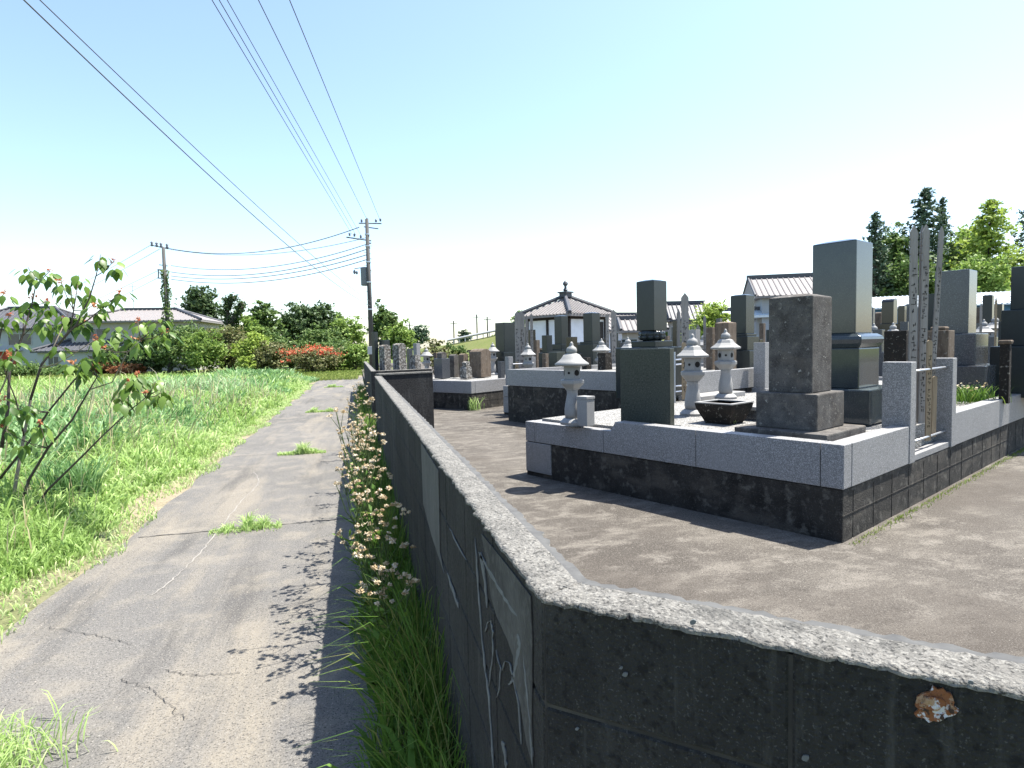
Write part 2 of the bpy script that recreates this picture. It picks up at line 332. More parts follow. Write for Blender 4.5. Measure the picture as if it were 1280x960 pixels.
def conifer(name, px, ybot, ytop, wpx, Z, mt, label, n=5200, leaf=.34, group=None, lean=0, gap=.25):
    p = D(px, ybot, Z); s = Z/FPX; zt = z_at(p[:2], ytop); W = wpx*s
    e = thing(name, (p[0], p[1], 0), label, 'tree', group)
    b = MB(); b.tube([(0,0,0), (lean*.4,0,zt*.5), (lean,0,zt*.99)], [zt*.02, zt*.013, zt*.002], 8)
    P = []; O = []; nb = 95
    for i in range(nb):
        f = (i/nb)**.85; z = zt*(.12+.86*f)
        a = i*2.4+random.random()*.6; Lb = W*.62*((1-f)**.7*1.05+.06)*random.uniform(.6, 1.15)
        if random.random() < gap: Lb *= .5
        d = np.array([math.cos(a), math.sin(a), -.12+.25*f]); st = np.array([lean*z/zt, 0, z]); en = st+d*Lb
        b.tube([st, en], [max(.02, zt*.004*(1-f)), .01], 5)
        k = int(n/nb*(.4+1.4*(1-f))); t = RNG.random(k)**.6
        q = st+np.outer(t, d*Lb)+RNG.normal(size=(k,3))*np.array([.17,.17,.13])*(.45+Lb*.5); q[:,2] -= t*.12*Lb
        P.append(q); O.append(np.repeat(d[None], k, 0))
    b.build('trunk', 'bark', e, smooth=True)
    P = np.concatenate(P); O = np.concatenate(O); V, F = leaves(P, leaf, .5, outward=O, up=.5)
    t = np.clip(.5+.28*RNG.normal(size=len(P)), 0, 1); np_mesh('crown', V, F, mt, e, np.repeat(t, 4)); return e
def blades(P, h, wd, lean=.5, rng=RNG, bend=None):
    """grass blades: P (n,3) roots, h (n,), wd (n,)"""
    n = len(P); a = rng.uniform(0, 2*math.pi, n); l = rng.uniform(.15, 1, n)*lean
    d = np.stack([np.cos(a), np.sin(a), np.zeros(n)], 1)
    if bend is not None: d = d+bend; d /= np.linalg.norm(d, axis=1)[:,None]+1e-6
    b = rng.uniform(0, 2*math.pi, n); s = np.stack([np.cos(b), np.sin(b), np.zeros(n)], 1)*wd[:,None]*.5
    up = np.array([0,0,1.0]); m1 = P+up*(h*.45)[:,None]+d*(h*l*.22)[:,None]; m2 = P+up*(h*.82)[:,None]+d*(h*l*.62)[:,None]
    tip = P+up*(h*(1-.22*l))[:,None]+d*(h*l*1.15)[:,None]
    V = np.stack([P-s*.7, P+s*.7, m1-s, m1+s, m2-s*.75, m2+s*.75, tip], 1).reshape(-1, 3)
    o = np.arange(n)[:,None]*7
    F = np.concatenate([o+np.array([[0,1,3,2]]), o+np.array([[2,3,5,4]])]); T = o+np.array([[4,5,6]])
    return V, F, T
def grass(name, P, h, wd, mt, lean=.5, tmean=.5, tsd=.25, parent=None, bend=None, patch=None):
    V, F, T = blades(P, h, wd, lean, bend=bend)
    t = tmean+tsd*RNG.normal(size=len(P))
    if patch is not None: t = t+patch
    return np_mesh(name, V, F, mt, parent, np.repeat(np.clip(t, 0, 1), 7), tris=T)
def lump(x, y, s, ph=0): return np.sin(x*s+ph)*np.cos(y*s*.8+ph*1.7)+.6*np.sin(x*s*2.1+y*s*1.7+ph)

# ================================================================== THE SETTING
def sheet(name, poly, z, mt):
    b = MB(); b.add([(x, y, z) for x, y in poly], [tuple(range(len(poly)))]); return tag(b.build(name, mt), kind='structure')
sheet('ground', [(-900,-300),(900,-300),(900,1500),(-900,1500)], -.03, 'field_soil')
sheet('earth_strip', [(-3.4,-6),(-1.8,-6),(-1.8,36),(-3.0,36)], -.006, 'soil')
def wob(x0, n, y0, y1, amp):
    return [(x0+random.uniform(-amp, amp), y0+(y1-y0)*i/n) for i in range(n+1)]
sheet('lane', wob(-2.02, 60, -6, 36, .05)+[(.34,36),(.34,-6)], 0, 'asphalt')
sheet('cross_road', [(-60,35.2),(8,35.2),(8,38.4),(-60,38.4)], -.004, 'asphalt')
sheet('far_earth', [(-14,38.4),(9,38.4),(9,46),(-16,46)], -.01, 'soil')
b = MB(); b.add([(.36,1.06,.1),(.9,.55,.1),(3,-1.4,.1),(60,-1.4,.1),(60,70,.1),(.45,70,.1)], [(0,1,2,3,4,5)])
tag(b.build('graveyard_floor', 'yard_floor'), kind='structure')

# pale line running down the lane and joints across it
def strip(name, pts, wd, mt, z=.004):
    V = []; n = len(pts)
    for i, p in enumerate(pts):
        a = pts[max(i-1,0)]; c = pts[min(i+1,n-1)]; t = np.array([c[0]-a[0], c[1]-a[1]]); t = t/(np.linalg.norm(t)+1e-9); q = np.array([-t[1], t[0]])
        k = wd*random.uniform(.4, 1.3); V += [(p[0]+q[0]*k, p[1]+q[1]*k, z), (p[0]-q[0]*k, p[1]-q[1]*k, z)]
    bb = MB(); bb.add(V, [(2*i, 2*i+1, 2*i+3, 2*i+2) for i in range(n-1)]); return tag(bb.build(name, mt), kind='structure')
def jag(pts, k, amp):
    out = []
    for a, c in zip(pts[:-1], pts[1:]):
        for i in range(k):
            t = i/k; out.append((a[0]+(c[0]-a[0])*t+random.uniform(-amp,amp), a[1]+(c[1]-a[1])*t+random.uniform(-amp,amp)))
    out.append(pts[-1]); return out
mat('crack_pale', (.33,.31,.28), [('n',40,.4,.7,(.25,.24,.22),.9)], .95)
mat('crack_dark', (.05,.048,.045), [('n',30,.4,.7,(.16,.155,.15),.9)], .95)
def gp(x, y): q = G(x, y, 0); return (q[0], q[1])
strip('lane_crack', jag([gp(190,745), gp(228,714), gp(262,678), gp(297,632), gp(322,607), gp(324,602), gp(318,590)], 10, .012), .005, 'crack_pale')
for yy in (5.93, 10.15, 17.4, 26.4):
    strip('lane_joint', jag([(-1.9,yy),(.3,yy+.03)], 30, .012), .008, 'crack_dark')
for pts in ([(60,632+2*76),(120,795),(165,806)], [(205,838),(240,845),(300,842)], [(150,850),(190,862),(230,900)]):
    strip('lane_crack', jag([gp(*q) for q in pts], 16, .012), .002, 'crack_dark', .005)

# ---- block wall along the lane (L shaped, blocks laid on one another)
A0 = np.array([.30, 1.00]); dF = np.array([.73, -.684]); dF /= np.linalg.norm(dF); TH = .105; ZT = 1.16
nL = np.array([1.0, 0.0]); nF = np.array([-dF[1], dF[0]])      # inward normals
nF = nF if nF@np.array([1,1]) > 0 else -nF
bis = A0+np.array([TH, TH*(1-nF[0])/nF[1]])                   # inner corner
wall = thing('block_wall', (0,0,0), 'dark stained concrete block wall with a bend, in the foreground beside the lane', 'wall')
def block_run(p0, d, nrm, length, parent, z0=0.0, name='blocks', L=.397, H=.195, off=0.0, top=ZT, th=TH):
    core = MB(); bl = MB(); p0 = np.array(p0); ang = math.atan2(d[1], d[0])
    c = p0+d*length/2+nrm*th/2; core.box((c[0], c[1], (z0+top-.012)/2), (length, th-.008, top-.012-z0), ang)
    z = top
    while z > z0+.02:
        s = -off
        zb = max(z-H, z0)
        while s < length-.01:
            a = max(s, 0)+.003; e = min(s+L, length)-.003
            if e-a > .02:
                cc = p0+d*(a+e)/2+nrm*th/2
                bl.box((cc[0], cc[1], (z-.002+zb+.004)/2), (e-a, th, z-zb-.006), ang)
            s += L
        z -= H
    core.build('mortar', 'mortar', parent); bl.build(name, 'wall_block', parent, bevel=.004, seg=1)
Ylen = 10.55-A0[1]
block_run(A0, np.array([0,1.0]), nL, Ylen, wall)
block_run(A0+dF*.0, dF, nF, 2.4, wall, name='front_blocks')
def coping(p0, d, nrm, length, parent, th=TH, cell=.02, name='coping', zt=ZT, start=None, h=.003):
    """worn top bed of the wall: a rough, slightly ragged slab"""
    n = int(length/cell); m = 7; V = []
    amp = .0035
    for i in range(n+1):
        for j in range(m+1):
            s = length*i/n; t = th*(j/(m-1)*.80 if j < m else 1)
            q = np.array(p0)+d*s+nrm*t
            if start is not None and i == 0: q = np.array(start[0])*(1-j/m)+np.array(start[1])*j/m
            e = amp if j in (0, m) else 0
            zz = zt+h*(1 if 0 < j < m else .3)+RNG.normal()*.0008+.0008*math.sin(s*9+j)
            q = q+nrm*RNG.normal()*e
            V.append((q[0], q[1], zz))
    F = [[i*(m+1)+j, (i+1)*(m+1)+j, (i+1)*(m+1)+j+1, i*(m+1)+j+1] for i in range(n) for j in range(m)]
    k = len(V); V2 = [(x, y, zt-.006) for (x, y, z) in V]      # lower side, for thickness
    for i in range(n):
        a, c = i*(m+1), (i+1)*(m+1)
        F += [[a, k+a, k+c, c], [a+m, c+m, k+c+m, k+a+m]]
    a = 0; F += [[a+j, a+j+1, k+a+j+1, k+a+j] for j in range(m)]; a = n*(m+1); F += [[a+j, k+a+j, k+a+j+1, a+j+1] for j in range(m)]
    o = np_mesh(name, V+V2, F, 'wall_top', parent); o.data.materials.append(M['cement'])
    for p_ in range(n*m):
        if p_ % m == m-1: o.data.polygons[p_].material_index = 1
    return o
coping(A0-nL*.004, np.array([0,1.0]), nL, Ylen, wall, TH+.004, start=(A0-nL*.004, bis))
coping(A0-nF*.004, dF, nF, 2.4, wall, TH+.004, cell=.012, start=(A0-nF*.004, bis))
# cement patches, scrapes and a rusty stub on the outer faces, flat pieces a few mm proud of the block
def decal(name, pts, p0, nrm, mt, th=.003, parent=None):
    nrm3 = np.array([nrm[0], nrm[1], 0.0]); q = [on_plane(x, y, (p0[0], p0[1], 1), nrm3)-nrm3*.001 for x, y in pts]; n = len(q)
    bb = MB(); bb.add(q+[v-nrm3*th for v in q], [tuple(range(n)), tuple(range(n,2*n))[::-1]]+[(i,(i+1)%n,n+(i+1)%n,n+i) for i in range(n)])
    return bb.build(name, mt, parent or wall)
decal('cement_patch', [(527,553),(549,588),(551,690),(556,716),(540,668),(530,630)], A0, nL, 'cement')
mat('cement_dark', (.075,.075,.073), [('n',7,.42,.62,(.035,.035,.035),.9,(1,1,.5)), ('n',40,.5,.7,(.12,.12,.115),.6)], .9, [(80,.7,.005)])
decal('cement_patch', [(603,667),(622,690),(645,719),(665,745),(667,800),(667,850),(666,900),(668,960),(660,930),(652,880),(644,850),(643,820),(636,800),(622,770),(615,745),(609,700)], A0, nL, 'cement_dark', .002)
def scrape(pts, wd):
    q = []
    for a, c in zip(pts[:-1], pts[1:]):
        for i in range(4): t = i/4; q.append((a[0]+(c[0]-a[0])*t+random.uniform(-.5,.5), a[1]+(c[1]-a[1])*t))
    pts = q+[pts[-1]]
    L_ = []; R_ = []
    for i, (x, y) in enumerate(pts):
        k = wd*random.uniform(.3, 1)*(0.15 if i in (0, len(pts)-1) else 1); L_.append((x-k, y)); R_.append((x+k, y))
    nrm3 = np.array([nL[0], nL[1], 0.0]); mp = lambda q, t: on_plane(q[0], q[1], (A0[0], A0[1], 1), nrm3)-nrm3*t
    n = len(pts); bb = MB(); vs = []
    for a, c in zip(L_, R_): vs += [mp(a,.001), mp(c,.001), mp(c,.0035), mp(a,.0035)]
    bb.add(vs, [(4*i+j, 4*i+(j+1)%4, 4*i+4+(j+1)%4, 4*i+4+j) for i in range(n-1) for j in range(4)]+[(0,1,2,3),(4*n-4,4*n-3,4*n-2,4*n-1)])
    bb.build('paint_scrape', 'scrape', wall)
scrape([(595,672),(598,720),(602,780),(607,830),(612,870),(618,960)], 1.1)
scrape([(600,690),(614,716),(628,740),(640,760),(648,770)], 2.6)
scrape([(602,690),(608,730),(610,760)], 2.2)
scrape([(608,790),(611,778),(615,775),(617,790),(617,820),(612,858)], .8)
scrape([(649,792),(651,808),(647,830),(642,850),(638,856)], 2.4)
scrape([(629,838),(633,826),(638,828),(643,846),(650,880),(653,930)], .9)
scrape([(656,822),(660,860),(664,900),(667,955)], 1.2)
scrape([(563,660),(570,676),(584,700)], .8)
scrape([(560,716),(566,735),(574,760)], 1.6)
scrape([(629,926),(632,940),(634,960)], 2.2)
scrape([(621,812),(627,835),(626,860),(622,872)], .6)
nF3 = np.array([nF[0], nF[1], 0.0])
def irregular(cx, cy, rx, ry, n=22):
    return [(cx+rx*math.cos(2*math.pi*i/n)*random.uniform(.72,1.1), cy+ry*math.sin(2*math.pi*i/n)*random.uniform(.72,1.08)) for i in range(n)]
decal('rusty_plate', irregular(1169, 880, 29, 23, 26), A0, nF, 'rust', .004)
decal('rusty_plate', irregular(1166, 876, 15, 9, 14), A0, nF, 'rust', .008)
for (x, y, r) in ((782,842,4),(777,834,2.5),(867,777,4.5),(1007,946,5),(1213,852,4),(722,910,2.4)):
    decal('lime_spot', irregular(x, y, r, r*.8, 9), A0, nF, 'scrape', .0025)

# ---- stub walls further down the lane, either side of the gap
w1 = thing('block_wall', (0,0,0), 'dark plain wall panel running off the end of the long lane wall, before the gap', 'wall')
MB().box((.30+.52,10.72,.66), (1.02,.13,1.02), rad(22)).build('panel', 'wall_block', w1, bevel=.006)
MB().box((.30+.52,10.72,1.185), (1.03,.15,.03), rad(22)).build('coping', 'wall_top', w1, bevel=.005)
w2 = thing('block_wall', (0,0,0), 'far stretch of dark block wall along the lane beyond the gap', 'wall')
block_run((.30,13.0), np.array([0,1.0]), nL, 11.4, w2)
coping(np.array([.298,13.0]), np.array([0,1.0]), nL, 11.4, w2, TH+.004, cell=.08)
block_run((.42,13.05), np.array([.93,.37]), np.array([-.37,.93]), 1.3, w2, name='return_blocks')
coping(np.array([.42,13.05]), np.array([.93,.37]), np.array([-.37,.93]), 1.3, w2, TH+.004, cell=.05)

# ------------------------------------------------------------------ grave plots
VA = rad(25.7)                                     # local x = v (right-away), local y = u (left-away)
def plot(name, Bxy, ang, label, usegs, vsegs, LU, LV, notch=None, zt=.83, zg=.495, z0=.1, posts=(), cornerstone=True, openings=(), th=.14, inner=.76, back=True):
    """kerbed plot whose nearest corner is B; usegs/vsegs = joint positions"""
    e = thing(name, (Bxy[0], Bxy[1], 0), label, 'grave plot', rz=ang)
    bb = MB(); bb.bb(.012, LV, .012, LU, z0-.05, zg); base = bb.build('block_base', 'base_block', e, bevel=.01)
    # fine courses on the base
    mo = MB()
    for z in (z0+.2,):
        mo.bb(.009, LV-.3, .009, .02, z-.004, z+.004)
    for i in range(int(LV/.4)): mo.bb(.4*i+.2-.003, .4*i+.2+.003, .0085, .02, z0, zg-.03)
    mo.build('joints', 'base_block', e)
    zn = zt-(notch[1] if notch else 0)
    js = [0]+list(usegs)+[LU]
    for a, c in zip(js[:-1], js[1:]):
        g = .003; k = MB()
        if notch and a <= notch[0] < c+1e-6 or notch and abs(a-notch[0]) < .3 and a < notch[0]:
            pass
        if notch and a >= notch[0]-.01: k.bb(0, th, a+g, c-g, zg+.006, zn)
        elif notch and c > notch[0]-.02:
            k.prism([(a+g,zg+.006),(c-g,zg+.006),(c-g,zn),(c-.10,zn+.002),(c-.16,zt),(a+g,zt)], (0,0,0), (0,1,0), (0,0,1), (th,0,0))
        else: k.bb(0, th, a+g, c-g, zg+.006, zt)
        k.build('kerb_stone', 'granite', e, bevel=.005)
    js = [th]+list(vsegs)+[LV]
    for a, c in zip(js[:-1], js[1:]):
        if any(o0-.01 <= (a+c)/2 <= o1+.01 for o0, o1 in openings): continue
        MB().bb(a+.003, c-.003, 0, th, zg+.006, zt).build('kerb_stone', 'granite', e, bevel=.005)
    if back:
        MB().bb(th+.004, LV, LU-th, LU-.002, zg+.006, zn-.003).build('kerb_stone', 'granite', e, bevel=.005)
        MB().bb(LV-th, LV-.003, th+.004, LU-th-.004, zg+.006, zt-.004).build('kerb_stone', 'granite', e, bevel=.005)
    if cornerstone:
        k = MB(); k.bb(-.004, .12, LU-.42, LU-.004, z0+.05, zg-.003); k.build('corner_stone', 'granite', e, bevel=.005)
    for a in posts:
        MB().bb(a, a+.14, -.006, .22, zg+.004, 1.39).build('stand_post', 'granite', e, bevel=.006)
    for o0, o1 in openings:
        MB().bb(o0, o1, .01, .11, zg+.004, zg+.06).build('sill', 'granite', e, bevel=.004)
        for z in (1.30, .66):
            MB().tube([(o0-.01,.05,z), (o1+.01,.05,z)], .011, 8).build('rod', 'steel', e, smooth=True)
    gb = MB(); gb.bb(th, LV-th, th, LU-th, zg, inner); gb.build('gravel_bed', 'gravel', e)
    return e
def loc2w(Bxy, ang, x, y): c, s = math.cos(ang), math.sin(ang); return np.array([Bxy[0]+c*x-s*y, Bxy[1]+s*x+c*y])
B1 = (3.42, 3.67)
plot('grave_plot', B1, VA, 'nearest kerbed plot in pale speckled granite on a black stained block base', [.17,1.24,2.32,3.36], [1.36,1.50,2.56,2.70,5.9], 3.52, 9.0,
     notch=(2.32,.10), posts=(1.36,2.56,5.9,7.1), openings=((1.50,2.56),(6.04,7.1)))
A2 = G(629,496,.495)[:2]; u2 = np.array([.50,-.866]); B2 = A2+u2*3.9
plot('grave_plot', B2, math.atan2(.50,.866), 'middle kerbed plot with dark side panels and a stepped granite kerb, behind the front lantern', [.15,1.3,2.75], [2.2,4.4], 3.9, 7.5, notch=(2.75,.09))
B3 = G(590,513,.1)[:2]
plot('grave_plot', B3, rad(37), 'far kerbed plot with plain granite kerb beside the stub wall', [1.25,2.6], [1.4], 3.6, 6.5, zt=.80, notch=None, cornerstone=False)
p4 = D(858,470,9.1)[:2]
plot('grave_plot', p4, VA, 'raised granite kerbed plot behind the two paired lanterns', [1.2], [2.6], 4.2, 4.0, zt=1.15, zg=.82, notch=None, cornerstone=False, inner=1.08, posts=(), th=.12)
K = p4  # far post of that plot
gp4 = thing('granite_post', (*D(952,465,10.2)[:2], .82), 'square granite post at the end of the raised kerb, left of the weathered headstone', 'post', rz=VA)
MB().bb(-.08,.08,-.1,.1,0,.76).build('shaft', 'granite', gp4, bevel=.006); MB().bb(-.1,.1,-.12,.12,-.72,0).build('foot', 'granite', gp4, bevel=.006)

# ------------------------------------------------------------------ tombs
def fit_w(xy, z, ang, px, asp=1.0):
    c, s = math.cos(ang), math.sin(ang); w = 1.0
    for _ in range(6):
        xs = [PX((xy[0]+c*a*w/2-s*b_*asp*w/2, xy[1]+s*a*w/2+c*b_*asp*w/2, z))[0] for a in (-1,1) for b_ in (-1,1)]
        w *= px/(max(xs)-min(xs))
    return w
def tomb(label, px, Z, stack, mt, ang=VA, group=None, name='gravestone', cat='gravestone', z0=.78, topcut=.0, round_top=False):
    """stack from the top: (part name, width px, y top px, y bottom px[, material[, shape[, aspect]]]) read at the nearest vertical edge"""
    xy = D(px, 440, Z)[:2]
    e = thing(name, (xy[0], xy[1], z0), label, cat, group, ang); prevb = None
    c, s = math.cos(ang), math.sin(ang)
    for i, it in enumerate(stack):
        nm, wp, yt, yb = it[:4]; m2 = it[4] if len(it) > 4 and it[4] else mt; shp = it[5] if len(it) > 5 else 'box'; asp = it[6] if len(it) > 6 else 1.0
        w = fit_w(xy, 1.2, ang, wp, asp); d = w*asp
        near = (xy[0]+c*-w/2-s*-d/2, xy[1]+s*-w/2+c*-d/2)
        zt = z_at(near, yt) if prevb is None else prevb
        zb = z0 if (i == len(stack)-1 or yb is None) else z_at(near, yb)
        prevb = zb; zt -= z0; zb -= z0; zt = max(zt, zb+.02); k = MB(); bev = min(.012, w*.03)
        if shp == 'box': k.bb(-w/2, w/2, -d/2, d/2, zb, zt)
        elif shp == 'peak':      # shallow pyramid head
            h = w*.07; zs = zt-h
            k.add([(-w/2,-d/2,zb),(w/2,-d/2,zb),(w/2,d/2,zb),(-w/2,d/2,zb),(-w/2,-d/2,zs),(w/2,-d/2,zs),(w/2,d/2,zs),(-w/2,d/2,zs),
                   (-w/4,-d/4,zt),(w/4,-d/4,zt),(w/4,d/4,zt),(-w/4,d/4,zt)],
                  [(3,2,1,0),(0,1,5,4),(1,2,6,5),(2,3,7,6),(3,0,4,7),(4,5,9,8),(5,6,10,9),(6,7,11,10),(7,4,8,11),(8,9,10,11)])
        elif shp == 'dome':
            r = w*.5; pts = [(-w/2,zb),(w/2,zb)]+[(w/2*math.cos(t), zt-w*.3+w*.3*math.sin(t)) for t in np.linspace(0, math.pi, 9)]
            k.prism(pts, (0,-d/2,0), (1,0,0), (0,0,1), (0,d,0))
        elif shp == 'taper': k.box((0,0,(zb+zt)/2), (w,d,zt-zb), 0, .84)
        elif shp == 'lotus':
            n = 32; k.lathe([(w*.36,zb),(w*.47,zb+(zt-zb)*.25),(w*.53,zb+(zt-zb)*.62),(w*.50,zb+(zt-zb)*.9),(w*.40,zt)], n)
        elif shp == 'ogee':
            hh = zt-zb
            pr = [(w*.44,zb),(w*.485,zb+hh*.3),(w*.50,zb+hh*.6),(w*.49,zb+hh*.8),(w*.42,zt)]
            k.lathe([(r*1.414, z) for r, z in pr], 4, ph=math.pi/4)
        k.build(nm, m2, e, bevel=bev if shp != 'lotus' else 0, smooth=(shp == 'lotus'), rough=0)
        if shp == 'lotus':
            p = MB(); n = 12
            for r_ in range(2):
                for q in range(n):
                    t = 2*math.pi*(q+r_*.5)/n; p.sphere((w*.44*math.cos(t), w*.44*math.sin(t), zb+(zt-zb)*(.35+.35*r_)), (w*.11,w*.11,(zt-zb)*.28), 8, 5)
            p.build('petals', m2, e, smooth=True)
    return e
H='headstone'; PD='pedestal'; BS='base_slab'
# front plot
t1 = tomb('weathered brown square headstone with lichen spots, nearest the front corner of the front plot', 1000, 5.28,
     [(H,79,365,492,None,'peak'), (PD,111,492,540), (BS,166,540,None)], 'old_stone')
t2 = tomb('tallest dark polished headstone on rounded base, right behind the weathered brown one', 1052, 6.35,
     [(H,75,295,417,None,'peak'), ('rounded_base',106,417,435,None,'ogee'), (PD,94,434,486), ('lower_base',150,488,None)], 'granite_mirror')
tomb('blue grey speckled headstone with wide stepped bases, right of the wooden grave tablets', 1193, 8.5,
     [(H,53,336,417), (PD,84,417,457), (BS,122,457,None)], 'granite_grey')
tomb('dark grey headstone cut off by the right edge of the photo', 1292, 8.2, [(H,62,329,385), (PD,84,385,432), (BS,110,432,None)], 'granite_green')
tomb('black lichen covered stone block behind the left granite post of the tablet stand', 1123, 7.5, [(H,37,413,None)], 'dark_lichen', cat='gravestone', name='old_gravestone')
tomb('brown streaked old stone with a rounded cap, behind the right granite post', 1174, 7.6, [('cap',24,408,413,'rusty_stone','ogee'), (H,38,413,None)], 'rusty_stone', name='old_gravestone')
tomb('short dark post stone with a brown cap, at the right by the last granite posts', 1257, 7.4, [('cap',20,425,430,'rusty_stone','ogee'), (H,15,430,None)], 'dark_lichen', name='old_gravestone')
# polished memorial slab in the front plot
sc = (G(776,528,.8)[:2]+G(838,532,.8)[:2])/2; sv = G(838,532,.8)[:2]-G(776,528,.8)[:2]; sl = np.linalg.norm(sv)
sa = math.atan2(sv[1], sv[0]); sb = thing('memorial_slab', (sc[0], sc[1], .76), 'broad dark green polished memorial slab standing in the front plot', 'memorial slab', rz=sa)
MB().bb(-sl/2,sl/2,0,.10,.0,.79).build('slab', 'granite_slab', sb, bevel=.004)
MB().bb(-sl/2-.05,sl/2+.05,-.03,.15,-.02,.03).build('foot', 'granite_slab', sb, bevel=.006)
# big tomb behind the slab
tomb('tall dark headstone on a carved lotus base, rising behind the dark memorial slab', 815, 9.2,
     [(H,38,348,413,None,'peak'), ('lotus_base',44,413,426,None,'lotus'), (PD,52,426,434), ('lower_base',92,434,None)], 'granite_green')
tomb('dark headstone on a broad black base, left of the pale house with the tiled gable', 928, 12.0,
     [(H,30,367,417,None,'peak'), ('ledge',36,417,420), (PD,42,420,438), (BS,60,438,None)], 'granite_green')
tomb('squat lichen topped old stone just left of the dark headstone on black base', 907, 11.2, [(H,27,402,None,None,'peak')], 'rusty_stone', name='old_gravestone')
tomb('small brown old stone behind the right of the paired lanterns', 889, 11.6, [(H,13,409,None)], 'rusty_stone', name='old_gravestone')
tomb('small pale square stone between the wooden tablets and the paired lanterns', 868, 12.5, [(H,15,412,None)], 'granite_smooth')
# water basin and incense stand
wb = thing('water_basin', (*G(905,526,.78)[:2], .76), 'rough dark stone basin with pale rim, left of the weathered headstone', 'stone basin', rz=VA)
k = MB(); k.lathe([(.19,0),(.23,.06),(.29,.16),(.30,.21),(.24,.21),(.22,.16),(.02,.15)], 4, ph=math.pi/4); k.build('bowl', 'dark_lichen', wb, bevel=.006, rough=.003)
k = MB(); k.lathe([(.303,.211),(.303,.222),(.238,.222),(.238,.211)], 4, ph=math.pi/4); k.build('rim', 'granite_smooth', wb)
isx = thing('offering_stand', (*G(938,522,.8)[:2]+np.array([.12,.25]), .76), 'flat topped grey offering stand between the basin and the weathered headstone', 'stone stand', rz=VA)
MB().bb(-.14,.14,-.22,.22,0,.11).build('block', 'granite_grey', isx, bevel=.006); MB().bb(-.17,.17,-.26,.26,.11,.15).build('top', 'granite_smooth', isx, bevel=.006)
st = thing('low_step', (*G(880,499,.8)[:2]+np.array([.35,.45]), .76), 'long low pale stone step behind the basin under the right paired lantern', 'stone step', rz=VA)
MB().bb(-.5,.75,-.18,.18,0,.07).build('step', 'granite_smooth', st, bevel=.008)

# ------------------------------------------------------------------ stone lanterns
def lantern(px, ytop, ybase, z0, label, n=6, style=0, Z=None, group='stone lanterns', ph=.3, wscale=1.0):
    xy = G(px, ybase, z0)[:2] if Z is None else D(px, 440, Z)[:2]
    H_ = z_at(xy, ytop)-z0
    e = thing('stone_lantern', (xy[0], xy[1], z0), label, 'stone lantern', group, ph); h = H_; q = H_*wscale
    MB().lathe([(q*.15,0),(q*.155,h*.03),(q*.13,h*.055),(q*.105,h*.075)], n*4).build('base', 'granite_smooth', e, smooth=False)
    MB().lathe([(q*.088,h*.07),(q*.098,h*.13),(q*.097,h*.19),(q*.082,h*.28),(q*.066,h*.36),(q*.066,h*.40),(q*.074,h*.42)], 24).build('shaft', 'granite_smooth', e, smooth=True)
    MB().lathe([(q*.09,h*.42),(q*.10,h*.44),(q*.145,h*.485),(q*.155,h*.50),(q*.155,h*.535),(q*.12,h*.55)], n, ph=0).build('platform', 'granite_smooth', e, bevel=.003)
    fb = MB().lathe([(q*.108,h*.55),(q*.108,h*.705)], n).build('fire_box', 'granite_smooth', e, bevel=.003)
    wn = MB(); ap = q*.108*math.cos(math.pi/n)
    for kf in range(n):
        t = math.pi/n+2*math.pi*kf/n; d = np.array([math.cos(t), math.sin(t), 0]); s = np.array([-d[1], d[0], 0]); c = d*(ap+.002)+np.array([0,0,h*.625])
        r = q*(.036 if kf % 2 == 0 else .016); m = 12
        vs = [c+s*r*math.cos(a)+np.array([0,0,1])*r*math.sin(a) for a in np.linspace(0, 2*math.pi, m, endpoint=False)]
        wn.add(vs+[v-d*.004 for v in vs], [tuple(range(m))]+[(i,(i+1)%m,m+(i+1)%m,m+i) for i in range(m)])
    wn.build('window', 'ink', fb)  # flat near-black discs, painting the shade inside hollow openings
    pr = [(q*.12,h*.70),(q*.205,h*.715),(q*.208,h*.735),(q*.165,h*.765),(q*.125,h*.80),(q*.10,h*.84),(q*.05,h*.862)]
    nr = n if style == 0 else 24
    MB().lathe(pr, nr).build('roof', 'granite_smooth', e, bevel=.003 if style == 0 else 0, smooth=(style != 0))
    MB().lathe([(q*.05,h*.855),(q*.062,h*.87),(q*.066,h*.895),(q*.056,h*.925),(q*.028,h*.945),(q*.02,h*.96),(q*.022,h*.975),(q*.006,h)], 16).build('finial', 'granite_smooth', e, smooth=True)
    return e
lantern(716,427,530,.76,'nearest pale stone lantern on a curved shaft, at the left end of the front plot', style=1)
lantern(866,417,519,.76,'left one of two paired stone lanterns right of the dark memorial slab', style=0, ph=.1)
lantern(907,411,493,.80,'right one of two paired stone lanterns, left of the weathered headstone', style=0, Z=8.6, ph=.5)
lantern(660,429,482,.76,'stone lantern with flared roof beside the granite post of the middle plot', Z=13.2, ph=.2)
lantern(752,423,478,.76,'stone lantern with pointed roof below the temple, right of the front lantern', Z=13.6, ph=.6)
lantern(785,421,480,.76,'stone lantern just left of the tall headstone on lotus base, roof peeping over slab', Z=12.8, ph=.2)
lantern(533,434,474,.76,'grey stone lantern with domed roof above the end of the stub wall', style=1, Z=17.0, ph=.2)
lantern(616,428,468,.76,'stone lantern with a domed roof in front of the wide dark headstone', style=1, Z=18.5, ph=.2)
lantern(880,416,470,.76,'far stone lantern whose roof shows between the paired lanterns', Z=14.5, ph=.2)
lantern(1092,404,452,.76,'far stone lantern right of the tallest headstone, its white roof catching sun', Z=15.0, ph=.2)
lantern(1116,403,452,.76,'far stone lantern above the black lichen block, right neighbour of the sunlit roof', Z=16.0, ph=.5)
lantern(1229,399,455,.76,'far stone lantern right of the blue grey speckled headstone', Z=16.5, ph=.5)
lantern(1243,394,450,.76,'farther stone lantern near the dark headstone at the right edge', Z=18.5, ph=.1)
